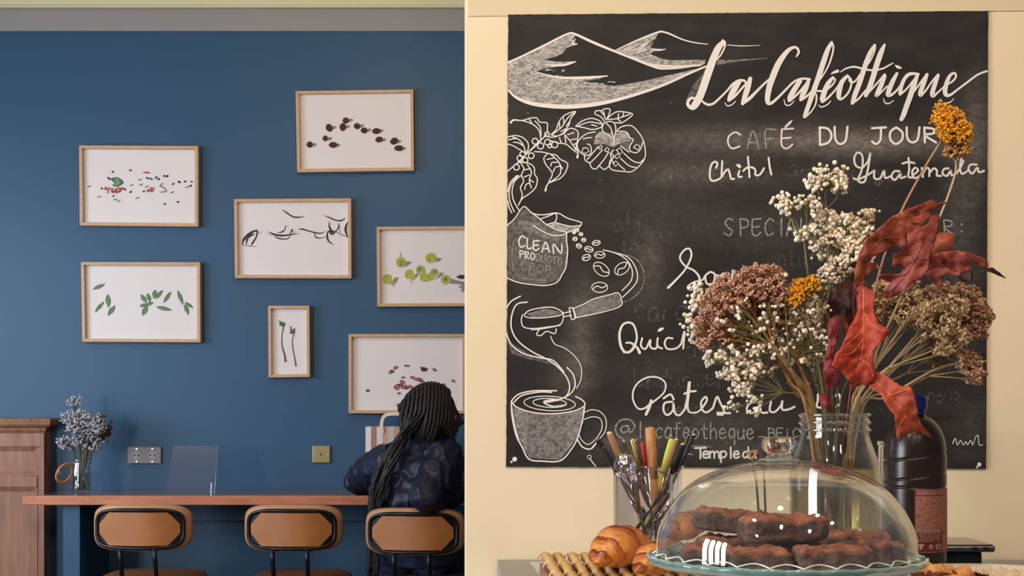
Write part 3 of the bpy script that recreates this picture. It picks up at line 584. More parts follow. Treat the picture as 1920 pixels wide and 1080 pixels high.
def art_ink(f):
    k = dict(x0=420, y0=360, k=6.0); mi(f, 0)
    for st in ([(655,200,4),(700,230,14),(770,275,16),(830,285,16),(910,275,3)], [(1125,262,4),(1190,290,14),(1260,318,14),(1320,320,16),(1360,298,10)], [(205,590,10),(225,530,24),(280,475,30),(340,440,22),(378,435,12)], [(375,440,18),(365,500,16),(330,560,20),(310,590,16)],
        [(240,545,10),(300,490,22),(345,475,8)], [(250,580,14),(262,545,14),(270,520,6)], [(200,590,3),(290,608,8),(375,612,2)], [(365,420,3),(375,450,5),(400,465,4),(430,440,2)], [(505,450,8),(570,478,20),(650,490,22),(740,482,14),(850,465,3)], [(570,495,8),(610,520,14),(680,530,12),(725,520,10),(742,490,6)],
        [(470,475,2),(560,482,6)], [(600,455,4),(650,450,16),(685,420,10),(690,375,4)], [(690,400,4),(725,380,2)], [(740,470,10),(765,425,14),(775,440,8),(765,470,6)], [(790,470,4),(812,440,3)], [(840,425,6),(880,418,16),(960,440,14),(1040,462,16),(1100,462,12),(1130,440,3)], [(1015,470,6),(1030,505,14),(1080,520,10),(1140,505,6)],
        [(1185,335,6),(1185,390,18),(1215,440,22),(1260,440,12),(1290,390,14),(1290,350,6)], [(1300,380,4),(1305,460,6)], [(1170,440,12),(1160,490,20),(1175,550,18),(1230,592,4)], [(1185,440,20),(1215,470,26),(1250,455,8)], [(1260,450,4),(1320,480,8),(1390,505,4)], [(1395,330,4),(1372,390,26),(1370,440,26),(1390,512,10)]):
        f.stroke(st, **k)
picture([(438.5,373),(658.5,371.5),(659,522),(440.5,521.5)], art_ink, 'oak framed black ink brushstroke drawing, in the middle of the wall')
def art_seeds(f):
    k = dict(x0=540, y0=150, k=5.685)
    S = ((232,688,34,34,20),(440,510,36,44,-30),(397,622,28,32,0),(482,692,46,32,0),(585,502,34,44,0),(617,432,34,34,0),(737,492,36,32,30),(812,538,36,32,20),(943,545,46,32,0),(972,635,40,32,-10),(1132,652,44,36,-30),(1182,727,48,32,0))
    mi(f, 5)
    for x, y, a, b, t in S: f.ell(x+42, y+(5 if y > 600 else -2), 34, 17, -15, **k)
    mi(f, 3)
    for x, y, a, b, t in S: f.ell(x, y, a, b, t, **k); f.leaf(x-a*1.15, y+4, x+a*1.1, y-2, b*1.1, **k)
    mi(f, 0)
    for x, y, a, b, t in S: f.stroke([(x-a*.6, y, 2), (x, y-3, 5), (x+a*.6, y+2, 2)], **k)
picture([(554,170.5),(775,167.5),(776.5,320),(557,323)], art_seeds, 'oak framed print of a dozen dark brown seeds, topmost picture on the wall')
def art_pears(f):
    k = dict(x0=680, y0=400, k=5.4); mi(f, 5)
    for a in (((430,520),(440,485),(500,490),(470,520),(420,550)), ((745,470),(760,448),(805,458),(770,490),(740,490)), ((300,690),(320,655),(368,645),(340,700),(310,725)), ((760,640),(780,600),(828,605),(790,640),(740,670)), ((880,690),(890,660),(960,680),(1030,695),(1080,700),(1040,730),(960,715),(890,712)), ((520,640),(540,610),(570,620),(520,670))): f.poly(a, **k)
    mi(f, 0); f.poly([(945,640),(990,622),(1030,625),(1060,640),(1020,665),(975,662)], **k); mi(f, 5); f.poly([(965,750),(1010,720),(1040,740),(1020,800),(1000,795),(1000,755)], **k)
    mi(f, 4)
    for (x, y, a, b, t) in ((387,495,50,54,0),(692,452,58,52,0),(248,665,48,52,20),(282,700,36,24,20),(470,615,42,50,30),(500,640,30,40,-30),(588,575,46,50,0),(605,605,34,40,0),(640,655,62,38,0),(725,600,42,42,-30),(690,640,46,40,0),(842,672,50,48,0)): f.ell(x, y, a, b, t, **k)
    f.poly([(355,470),(384,432),(425,480)], **k)
    mi(f, 6)
    for st in ([(384,432),(386,402)], [(305,725),(318,738)], [(488,680),(496,702)]): f.stroke(st, 1.2, **k)
    f.ell(678, 470, 9, **k); f.ell(842, 668, 14, 18, **k); mi(f, 2)
    for (x, y) in ((735,590),(575,565),(395,505)): f.ell(x, y, 24, 26, **k)
picture([(706,425),(930,423.5),(931,574),(707.5,575)], art_pears, 'oak framed print of green pears with grey shadows, cut off by the cream wall')
def art_thistle(f):
    k = dict(x0=480, y0=560, k=4.571); mi(f, 6)
    f.stroke([(232,235,8),(222,330,9),(225,410,12),(245,480,16),(252,535,20)], **k); f.stroke([(322,295,6),(312,360,8),(315,420,10),(330,500,10),(342,575,15)], **k)
    f.stroke([(240,240,3),(235,285,3)], **k); f.stroke([(332,290,3),(326,330,3)], **k)
    mi(f, 7); f.poly([(190,187),(215,195),(240,205),(255,212),(245,240),(215,235),(195,225),(205,210)], **k); f.poly([(290,235),(303,240),(310,270),(325,255),(335,250),(335,295),(315,302),(288,300),(295,270)], **k)
    mi(f, 5); f.ell(262, 530, 8, 5, **k)
picture([(502.5,573),(580,573),(581,707),(503.5,708)], art_thistle, 'small narrow oak framed print of two tall thin stems', fw=5.6)
def art_petals(f):
    k = dict(x0=480, y0=560, k=4.571)
    B = ((958,788,18,0),(1198,592,24,1),(1168,622,20,0),(1150,634,20,5),(1285,575,14,0),(1308,576,12,0),(1440,605,28,3),(1530,610,22,5),(1262,675,18,1),(1340,675,22,1),(1255,715,26,1),(1205,752,30,1),(1215,768,24,1),(1270,755,28,1),(1325,755,24,1),(1362,775,24,1),(1400,695,30,1),(1370,690,20,1),(1225,812,18,5),(1602,742,24,1),(1225,912,24,5),(1420,705,18,3),(1360,684,16,1),(1240,740,20,3),(1290,765,20,3),(1690,705,20,5))
    for x, y, r, i in B:
        mi(f, i); f.ell(x, y, r, r*.62, rp.uniform(-35, 35), **k); mi(f, 5 if i != 5 else 0); f.ell(x+2, y, r*.4, r*.22, rp.uniform(-30, 30), **k)
    mi(f, 3); f.poly([(1410,580),(1440,598),(1475,595),(1462,620),(1425,625),(1412,605)], **k)
picture([(653.5,626),(873,626),(873,775.5),(653.5,775)], art_petals, 'oak framed print of scattered pink petals, behind the head of the seated person')

# ------------------------------------------------------------------ wooden cabinet
m_cab = mat('cabinet_oak', lin((150, 104, 78)), .5, col2=lin((118, 78, 58)), noise_amt=.22, nscale=7, stretch=(6, 6, .8), bump=.15, bscale=40)
CY = 5.985; xr = P(84, 0, CY).x; xl = -3.2
cab = thing('oak_cabinet', ((xl+xr)/2, (CY+BY)/2, 0), 'panelled oak cabinet with a moulded top, behind the left end of the bar', 'cabinet')
Z = lambda py, Y=CY: zb(py, Y)
MB().box((xl, CY+.012, 0), (xr, BY-.004, Z(806))).build('body', m_cab, cab, bevel=.002)
mb = MB(); prof = [(0, 810), (.006, 806), (.008, 802), (.022, 800), (.03, 796), (.034, 788), (.03, 785), (.02, 784)]
for i in range(len(prof)-1):
    (d0, p0), (d1, p1) = prof[i], prof[i+1]
    a0, a1, z0, z1 = CY-d0, CY-d1, Z(p0), Z(p1)
    mb.add([(xl, a0, z0), (xr+d0, a0, z0), (xr+d1, a1, z1), (xl, a1, z1), (xr+d0, BY-.004, z0), (xr+d1, BY-.004, z1)], [(0, 1, 2, 3), (1, 4, 5, 2)])
mb.box((xl, CY-.02, Z(785)-.004), (xr+.02, BY-.004, Z(784)))
mb.build('cornice', m_cab, cab)
def rail(x0, p0, x1, p1, name='frame_rail', d=.0): MB().box((x0, CY-d, Z(p1)), (x1, CY+.012, Z(p0))).build(name, m_cab, cab, bevel=.003)
X = lambda px, Y=CY: P(px, 0, Y).x
rail(xl, 812, xr, 838); rail(xl, 892, X(70), 914); rail(X(71), 838, xr, 1400, 'stile'); rail(X(77), 812, xr, 1400, 'stile', .006)
# recessed panels with a bevel running around
def rpanel(x0, p0, x1, p1):
    z0, z1 = Z(p1), Z(p0); b = .018
    o = [(x0, CY+.002, z0), (x1, CY+.002, z0), (x1, CY+.002, z1), (x0, CY+.002, z1), (x0+b, CY+.011, z0+b), (x1-b, CY+.011, z0+b), (x1-b, CY+.011, z1-b), (x0+b, CY+.011, z1-b)]
    MB().add(o, [(0, 1, 5, 4), (1, 2, 6, 5), (2, 3, 7, 6), (3, 0, 4, 7), (4, 5, 6, 7)]) if 0 else None
    mb = MB(); mb.add(o, [(0, 1, 5, 4), (1, 2, 6, 5), (2, 3, 7, 6), (3, 0, 4, 7), (4, 5, 6, 7)]); mb.build('panel', m_cab, cab)
rpanel(xl, 838, X(71), 892); rpanel(xl, 914, X(70), 1400)

# ------------------------------------------------------------------ bar
m_bar = mat('bar_front_wood', lin((194, 118, 80)), .45, col2=lin((160, 92, 62)), noise_amt=.22, nscale=8, stretch=(1, 5, 8), bump=.1)
m_bartop = mat('bar_top_varnish', lin((126, 92, 78)), .18, col2=lin((104, 76, 66)), noise_amt=.2, nscale=10, stretch=(1, 8, 1), coat=.3)
BF = 5.62; TZ = .935; TT = .038
bar = thing('bar_counter', (X(118, 5.9), 5.85, 0), 'long wooden bar counter along the blue wall on a blue painted panel', 'counter')
xa, xb_, xe = P(42, 0, BF).x, P(96, 0, 5.8).x, .55
pts = [Vector(p) for p in ((xa, BF, TZ-TT), (xe, BF, TZ-TT), (xe, BY-.003, TZ-TT), (xb_, BY-.003, TZ-TT), (xb_, 5.665, TZ-TT), (xa, 5.665, TZ-TT))]
mb = MB(); mb.prism(pts, (0, 0, TT)); mb.m[0] = 0; mb.m[1] = 1
fixnormals(mb.build('worktop', [m_bar, m_bartop], bar, bevel=.003))
MB().box((X(118, 5.66), 5.66, 0), (X(150, 5.66), BY-.003, TZ-TT)).build('end_panel', m_blue, bar, bevel=.002)
MB().box((X(150, 5.66), 6.0, TZ-TT-.09), (xe, BY-.003, TZ-TT)).build('wall_rail', m_blue, bar)
MB().box((.35, 5.66, 0), (.39, BY-.003, TZ-TT)).build('end_panel', m_blue, bar, bevel=.002)

# ------------------------------------------------------------------ stools
m_tan = mat('tan_leather', lin((172, 108, 54)), .45, col2=lin((146, 88, 42)), noise_amt=.25, nscale=9, bump=.12, bscale=70)
m_tan2 = mat('tan_leather_edge', lin((176, 128, 90)), .4, bump=.1, bscale=90)
m_blk = mat('black_metal', lin((24, 22, 24)), .35, metal=.3)
def superrect(a, b, n=40, e=4.2, cy=0):
    return [(math.copysign(abs(math.cos(t))**(2/e), math.cos(t))*a, math.copysign(abs(math.sin(t))**(2/e), math.sin(t))*b+cy) for t in [2*PI*i/n for i in range(n)]]
def make_stool(label):
    t = thing('bar_stool', (0, 0, 0), label, 'stool', 'tan leather bar stools at the bar')
    W, H, zc = .181, .085, .836
    def curve(x, y0): return y0+.055*(x/W)**2*1.0
    # upholstered back pad: thick rounded slab bent round the sitter; rear face towards -y
    mb = MB(); rings = []
    for (ins, y) in ((.022, .001), (.006, .004), (0, .014), (0, .028), (.006, .04), (.02, .046)):
        rings.append([(x, curve(x, y), zc+z) for x, z in superrect(W-ins, H-ins, 48)])
    vs = [Vector(p) for r in rings for p in r]; n = 48
    fs = [(i*n+k, i*n+(k+1) % n, (i+1)*n+(k+1) % n, (i+1)*n+k) for i in range(5) for k in range(n)]
    mb.add(vs, fs)
    for ri in (0, 5):   # fill the two faces with concentric rings so the bend is kept
        prev = ri*n; y = (.001, .046)[ri == 5]
        for s_ in (.66, .33, .02):
            o = len(mb.v); mb.v += [Vector((x*s_, curve(x*s_, y), zc+z*s_)) for x, z in superrect(W-.022, H-.022, 48)]
            for k in range(n): mb.f.append((prev+k, prev+(k+1) % n, o+(k+1) % n, o+k)); mb.m.append(0)
            prev = o
    fixnormals(mb.build('backrest', m_tan2, t, smooth=True))
    # black tube frame lying against the rear
    fr = [(x, curve(x, -.004), zc-.004+z) for x, z in superrect(W-.022, H-.016, 48)]; fr.append(fr[0]); fr.append(fr[1])
    MB().tube(fr, .0075, 8, cap=False).build('back_frame', m_blk, t, smooth=True)
    # eight sided leather panel and the four corner plates
    def slab(name, outl, y, th, m, bev=.001):
        mb = MB(); mb.v = [Vector((x, curve(x, y), zc+z)) for x, z in outl]+[Vector((x, curve(x, y)-th, zc+z)) for x, z in outl]
        k = len(outl); mb.f = [[i+k for i in range(k)], list(range(k))]+[[i, (i+1) % k, (i+1) % k+k, i+k] for i in range(k)]; mb.m = [0]*len(mb.f)
        return fixnormals(mb.build(name, m, t, bevel=bev))
    def grid_slab(name, y, th, m, dims=(.148, .060, .108), rnd=False):
        mb = MB(); a, b, c_ = dims; N = 36; top = []
        for i in range(N+1):
            x = -a+2*a*i/N; hb = b*(max(0, 1-(abs(x)/a)**5))**.2 if rnd else (b if abs(x) <= c_ else b*(1-(abs(x)-c_)/(a-c_)*.72))
            top.append((x, hb))
        for yy in (y, y-th):
            for x, hb in top:
                for s_ in (1, .5, 0, -.5, -1): mb.v.append(Vector((x, curve(x, yy), zc-.004+hb*s_)))
        L = (N+1)*5
        for i in range(N):
            for j in range(4):
                mb.f.append((i*5+j, (i+1)*5+j, (i+1)*5+j+1, i*5+j+1)); mb.f.append((L+i*5+j, L+i*5+j+1, L+(i+1)*5+j+1, L+(i+1)*5+j))
            for j in (0, 4): mb.f.append((i*5+j, L+i*5+j, L+(i+1)*5+j, (i+1)*5+j))
        for i in (0, N):
            for j in range(4): mb.f.append((i*5+j, i*5+j+1, L+i*5+j+1, L+i*5+j))
        mb.m = [0]*len(mb.f); return fixnormals(mb.build(name, m, t))
    grid_slab('back_panel', -.004, .004, m_tan)
    grid_slab('back_plate', .0, .0035, m_blk, (.157, .067, .1), True)
    for sx in (-1, 1):
        MB().tube([(sx*.063, curve(.063, -.006), zc-H+.012), (sx*.063, .004, .72), (sx*.063, .03, .63)], .0085, 8).build('back_post', m_blk, t, smooth=True)
    # seat
    mb = MB(); n = 48
    for (ins, z) in ((.02, .61), (.002, .615), (0, .63), (.004, .643), (.02, .651)):
        mb.v += [Vector((x, .205+y*1.02, z)) for x, y in superrect(.185-ins, .178-ins, n, 3.6)]
    mb.f = [(i*n+k, i*n+(k+1) % n, (i+1)*n+(k+1) % n, (i+1)*n+k) for i in range(4) for k in range(n)]
    prev = 4*n
    for s_, z in ((.6, .655), (.25, .656), (.01, .656)):
        o = len(mb.v); mb.v += [Vector((x*s_, .205+y*s_, z)) for x, y in superrect(.165, .158, n, 3.6)]
        mb.f += [(prev+k, prev+(k+1) % n, o+(k+1) % n, o+k) for k in range(n)]; prev = o
    mb.f.append(list(range(n))); mb.m = [0]*len(mb.f); fixnormals(mb.build('seat', mat('shaded_seat_leather', lin((128, 84, 52)), .4, col2=lin((104, 66, 40)), noise_amt=.25, nscale=9), t, smooth=True))  # darker copy of the tan leather, shade on the seat put into its colour
    for sx in (-1, 1):
        for sy in (-1, 1):
            MB().tube([(sx*.13, .205+sy*.12, .612), (sx*.185, .205+sy*.19, .0)], .011, 8).build('leg', m_blk, t, smooth=True)
    k_ = .42
    ring = [(a*(.13+.055*k_*1.3), .205+b*(.12+.07*k_*1.3), .25) for a, b in ((-1, -1), (1, -1), (1, 1), (-1, 1), (-1, -1))]
    MB().tube(ring, .007, 6).build('footrest', m_blk, t)
    return t
st1 = make_stool('tan leather bar stool with black metal frame, leftmost, nearest the oak cabinet')
st1.location = (P(257.5, 0, 5.2).x, 5.2, .006); st1.rotation_euler.z = R1 = math.radians(-2)
st2 = copy_tree(st1); st2.location = (P(543, 0, 5.2).x, 5.2, .004); st2.rotation_euler.z = math.radians(-3)
st2['label'] = 'empty tan leather bar stool with black metal frame, directly left of the seated person'
st3 = copy_tree(st1); st3.location = (P(771, 0, 5.12).x, 5.12, -.002); st3.rotation_euler.z = math.radians(-7)
st3['label'] = 'tan leather bar stool with black metal frame that the person sits on'

# ------------------------------------------------------------------ wall plates
m_steel = mat('brushed_steel', lin((132, 126, 128)), .5, metal=.25, col2=lin((112, 106, 108)), noise_amt=.2, nscale=40, stretch=(1, 1, 20))
m_brass = mat('brushed_brass', lin((150, 138, 92)), .35, metal=.6)
m_sock = mat('socket_plastic', lin((150, 148, 150)), .5); m_screw = mat('screw_steel', lin((225, 225, 225)), .25, metal=.6); m_hole = mat('socket_hole', lin((30, 30, 32)), .8)
def plate(name, px0, py0, px1, py1, label, cat, m):
    Y = BY-.012; a, b = P(px0, py1, Y), P(px1, py0, Y)
    t = thing(name, ((a.x+b.x)/2, BY, a.z), label, cat)
    MB().box((a.x, Y, a.z), (b.x, BY-.0005, b.z)).build('faceplate', m, t, bevel=.003); return t, Y
t, Y = plate('wall_socket', 239, 837.5, 302, 869.5, 'brushed steel double wall socket above the bar', 'socket', m_steel)
def disc(mb, px, py, Y, r, th):
    c = P(px, py, Y); n = 20
    mb.prism([c+Vector((r*math.cos(2*PI*i/n), 0, r*math.sin(2*PI*i/n))) for i in range(n)], (0, -th, 0))
for px in (256, 285.5):
    mb = MB(); disc(mb, px, 853.5, Y, .018, .0012); s_ = fixnormals(mb.build('socket_outlet', m_sock, t))
    mb = MB(); disc(mb, px-4, 853.5, Y-.0012, .0035, .0006); disc(mb, px+4, 853.5, Y-.0012, .0035, .0006); fixnormals(mb.build('pin_hole', m_hole, s_))
    for py in (841.5, 865.5):
        mb = MB(); disc(mb, px, py, Y, .0035, .0012); fixnormals(mb.build('screw', m_screw, t))
t, Y = plate('brass_wall_plate', 585.5, 835.5, 619, 868, 'square brass blank wall plate left of the seated person', 'switch', m_brass)
for px in (589.5, 615):
    mb = MB(); disc(mb, px, 852, Y, .003, .0012); fixnormals(mb.build('screw', m_screw, t))
mb = MB(); disc(mb, 602, 852, Y, .004, .001); fixnormals(mb.build('button', m_hole, t))

# ------------------------------------------------------------------ acrylic stand on the bar
m_acr = glassy('clear_acrylic', (.93, .95, .98), .12, .16, 2.2, .8)
m_acre = glassy('acrylic_edge', (.8, .85, .9), .1, .45, 1.5, .9)
ac = thing('acrylic_sign_holder', (P(365, 0, 5.75).x, 5.75, TZ), 'empty clear acrylic sign holder standing on the bar right of the socket', 'sign holder')
A = P(322, 837, 5.80); B = P(409, 837, 5.80); zt = A.z
MB().add([(A.x-.005, 5.735, TZ+.002), (B.x, 5.735, TZ+.002), (B.x, 5.80, zt), (A.x+.005, 5.80, zt), (A.x-.005, 5.739, TZ+.002), (B.x, 5.739, TZ+.002), (B.x, 5.804, zt), (A.x+.005, 5.804, zt)],
         [(0, 1, 2, 3), (4, 7, 6, 5)]).build('panel', m_acr, ac)
mb = MB(); mb.box((B.x-.002, 5.735, TZ+.001), (B.x, 5.739, TZ+.03)); mb.add([(B.x, 5.733, TZ+.001), (B.x+.001, 5.74, TZ+.001), (B.x+.001, 5.806, zt), (B.x, 5.798, zt)], [(0, 1, 2, 3)])
mb.tube([(B.x, 5.735, TZ+.003), (B.x, 5.80, zt)], .0018, 6); mb.tube([(A.x+.005, 5.80, zt), (B.x, 5.80, zt)], .001, 6)
mb.tube([(B.x-.006, 5.69, TZ+.003), (B.x-.006, 5.70, TZ+.045)], .0018, 6); mb.tube([(B.x-.006, 5.69, TZ+.003), (B.x, 5.735, TZ+.003)], .0018, 6)
mb.build('edge', m_acre, ac)
MB().box((A.x-.005, 5.69, TZ+.0005), (B.x, 5.74, TZ+.003)).build('foot', glassy('acrylic_foot', (.95, .96, .98), .1, .04, 3, .3), ac)

# ------------------------------------------------------------------ gypsophila jar on the bar
m_glass = glassy('clear_glass', (.97, .985, .98), .02, .07, 3.0, .85)
m_water = mat('stale_water', lin((120, 130, 112)), .05, trans=0); 
def tint(name, c, r=.05, f0=.08): return glassy(name, c, r, f0, 3, .6)
m_wat2 = tint('green_water', (.62, .70, .60))
m_stemd = mat('dark_stem', lin((70, 66, 50)), .7, col2=lin((96, 88, 60)), noise_amt=.2, nscale=40)
m_whitebud = mat('white_bud', lin((205, 200, 205)), .8, col2=lin((150, 142, 150)), noise_amt=.15, nscale=60)
m_rub = mat('orange_rubber_seal', lin((222, 140, 92)), .5)
VY = 5.86; vc = P(152, 0, VY); vc.z = TZ
jar1 = thing('clip_top_jar', vc, 'small clip-top glass jar of water and white flowers on the left end of the bar', 'jar')
R_ = .041
prof = [(.0, .003), (R_-.004, .003), (R_, .010), (R_+.001, .03), (R_+.001, .085), (R_-.003, .105), (R_-.007, .115), (R_-.005, .125), (R_-.005, .135), (R_-.008, .137), (R_-.008, .118), (R_-.005, .10), (R_-.003, .08), (R_-.003, .02), (R_-.006, .008), (0, .007)]
MB().lathe(vc, prof, 32).build('glass_body', m_glass, jar1, smooth=True)
MB().lathe(vc, [(0, .009), (R_-.005, .009), (R_-.004, .02), (R_-.004, .076), (0, .076)], 24).build('water', m_wat2, jar1, smooth=True)
lc = P(122, 888, VY-.02); M_ = Matrix.Translation(lc) @ Matrix.Rotation(math.radians(24), 4, 'Y') @ Matrix.Rotation(math.radians(63), 4, 'Z') @ Matrix.Rotation(PI/2, 4, 'X')
def xf(mb, M): mb.v = [M @ v for v in mb.v]; return mb
lid = xf(MB().lathe((0, 0, 0), [(0, .004), (.027, .004), (.038, .008), (.045, .006), (.046, 0), (.038, -.002), (.024, -.001), (0, -.001)], 32), M_).build('lid', m_glass, jar1, smooth=True)
xf(MB().lathe((0, 0, 0), [(.035, -.005), (.046, -.005), (.047, -.001), (.035, -.001)], 32, closed=True), M_).build('rubber_seal', m_rub, lid, smooth=True)
mb = MB(); mb.tube([vc+Vector((-R_, -.01, .12)), vc+Vector((-R_-.012, -.015, .10)), lc+Vector((.01, 0, .045)), lc+Vector((0, 0, .04))], .0015, 6)
mb.lathe(vc, [(R_-.004, .119), (R_-.002, .119), (R_-.002, .122), (R_-.004, .122)], 24, closed=True); mb.tube([vc+Vector((R_, 0, .12)), vc+Vector((R_+.012, -.01, .10)), vc+Vector((R_+.004, -.01, .09))], .0015, 6)
mb.build('wire_clip', m_steel, jar1)

def in_ell(rng, cx, cy, rx, ry, ang=0):
    a = rng.uniform(0, 2*PI); r = math.sqrt(rng.random()); x = rx*r*math.cos(a); y = ry*r*math.sin(a); t = math.radians(ang)
    return cx+x*math.cos(t)-y*math.sin(t), cy+x*math.sin(t)+y*math.cos(t)
def sprig(name, label, cat, group, base, node, Y, ells, n, r, mbud, mstem, rng, dY=.03, sub=1, stem_r=.0013, rj=.3, clump=3, squash=1.0, via=None, twigs=True, tr=.0005, extra=None):
    """one flower stem: base (world), node = (px,py,Y) where it branches, buds scattered over ellipses [(cx,cy,rx,ry,ang)]"""
    t = thing(name, base, label, cat, group); st = MB(); bd = MB()
    N = P(*node); mid = [P(*v) for v in (via or [])]
    path = [tuple(base)]+[tuple(m) for m in mid]+[tuple(N)]
    st.tube([Vector(p) for p in spline(path, 5)], [stem_r*(1.15-.3*i/(5*len(path))) for i in range(len(spline(path, 5)))], 6)
    tot = sum(e[2]*e[3] for e in ells); br_ = min(stem_r*.6, .0014)
    for e in ells:
        k = max(1, int(round(n*e[2]*e[3]/tot/clump)))
        ec = P(e[0], e[1]+e[3]*.35, Y); side = N+(ec-N)*.55+Vector((rng.uniform(-.004, .004), rng.uniform(-.005, .005), 0))
        st.tube([Vector(p) for p in spline([tuple(N), tuple(side), tuple(ec)], 4)], br_, 5)
        for _ in range(k):
            x, y = in_ell(rng, *e); yy = Y+rng.uniform(-dY, dY); q = P(x, y, yy)
            if twigs:
                b = ec+(q-ec)*.1; c2 = ec+(q-ec)*.55+Vector((0, 0, -.004)); st.tube([ec+(N-ec)*rng.uniform(0, .35), c2, q], tr, 3, cap=False)
            for _ in range(clump):
                d = Vector((rng.gauss(0, 1), rng.gauss(0, 1), rng.gauss(0, .8)))*r*1.25
                bd.ball(q+d, r*rng.uniform(1-rj, 1+rj), sub, (1, 1, squash))
    if extra: extra(st, bd, rng)
    st.build('stem', mstem, t, smooth=True); bd.build('blossom', mbud, t, smooth=sub > 0, kind='stuff')
    return t
r1 = random.Random(3)
sprig('gypsophila_sprig', 'bunch of white gypsophila in the clip-top jar on the bar', 'flower', None, vc+Vector((0, 0, .012)), (152, 850, VY), VY,
      [(140,752,15,10,0),(135,785,24,12,0),(150,790,28,22,0),(150,808,30,24,0),(180,795,14,22,0),(125,830,20,12,20),(183,815,14,24,0),(165,825,22,18,0),(178,842,14,7,0)], 1500, .0037, m_whitebud, m_stemd, r1, dY=.05, sub=1, stem_r=.002, tr=.0008)
t = thing('dark_flower_stem', vc+Vector((.01, 0, .012)), 'dark wilted flower stems behind the white gypsophila in the jar', 'flower'); mb = MB()
for i in range(16):
    a = r1.uniform(-1, 1); mb.tube([vc+Vector((-a*.02, r1.uniform(-.02, .02), .012)), vc+Vector((a*.022, r1.uniform(-.02, .02), .11)), vc+Vector((a*.05, r1.uniform(-.03, .03), r1.uniform(.17, .24)))], .0022, 5)
mb.build('stem', m_stemd, t, smooth=True)
m_redsed = mat('dried_red_sedum', lin((104, 62, 58)), .9, col2=lin((70, 52, 50)), noise_amt=.2, nscale=60)
sprig('sedum_head', 'dark reddish dried sedum head beside the white gypsophila in the jar on the bar', 'flower', None, vc+Vector((.012, .01, .012)), (172, 850, VY+.03), VY+.05, [(195,800,15,22,-25),(188,812,14,18,0)], 300, .0038, m_redsed, m_stemd, r1, dY=.02, stem_r=.002)

# ------------------------------------------------------------------ striped paper bag on the bar
m_bagw = mat('bag_white', lin((205, 192, 190)), .85); m_bagp = mat('bag_pink_brown', lin((176, 136, 118)), .85)
bg = thing('striped_paper_bag', (P(722, 0, 5.9).x, 5.9, TZ), 'pink and white striped paper carrier bag on the bar behind the person', 'bag')
x0, x1 = P(685, 0, 5.86).x, P(780, 0, 5.86).x; zt = zb(800, 5.86); n_ = 9; mb = MB()
for i in range(n_):
    a, b = x0+(x1-x0)*i/n_, x0+(x1-x0)*(i+1)/n_; mb.mi = i % 2
    wob = lambda x: .004*math.sin(x*90)
    mb.add([(a, 5.86+wob(a), TZ+.001), (b, 5.86+wob(b), TZ+.001), (b, 5.868+wob(b), zt), (a, 5.868+wob(a), zt)], [(0, 1, 2, 3)])
    mb.add([(a, 5.97, TZ+.001), (b, 5.97, TZ+.001), (b, 5.95, zt), (a, 5.95, zt)], [(0, 3, 2, 1)])
for xx in (x0, x1):
    for i in range(4):
        mb.mi = i % 2; ya, yb = 5.86+.11*i/4, 5.86+.11*(i+1)/4; ta, tb = 5.868+.082*i/4, 5.868+.082*(i+1)/4
        mb.add([(xx, ya, TZ+.001), (xx, yb, TZ+.001), (xx, tb, zt), (xx, ta, zt)], [(0, 1, 2, 3)])
mb.build('bag_body', [m_bagw, m_bagp], bg, solid=.001)
m_handle = mat('paper_handle', lin((214, 200, 180)), .8); m_handle2 = mat('brown_paper_handle', lin((130, 104, 84)), .8)
for (Yh, mm, dx) in ((5.862, m_handle, .004), (5.952, m_handle2, 0)):
    mb = MB(); cp = [(716+dx*300, 812), (714+dx*300, 800), (716+dx*300, 786), (724, 778), (742, 776), (758, 779), (766, 790), (766, 812)]
    pts = [P(*q, Yh-.002) for q in spline(cp, 4)]; vs = []; fs = []
    for i, p in enumerate(pts):
        a, b = pts[max(0, i-1)], pts[min(len(pts)-1, i+1)]; d = (b-a).normalized(); nrm = Vector((-d.z, 0, d.x))*.0065
        vs += [p+nrm, p-nrm]
    fs = [(2*i, 2*i+1, 2*i+3, 2*i+2) for i in range(len(pts)-1)]; mb.add(vs, fs); mb.build('handle', mm, bg, solid=.0015)
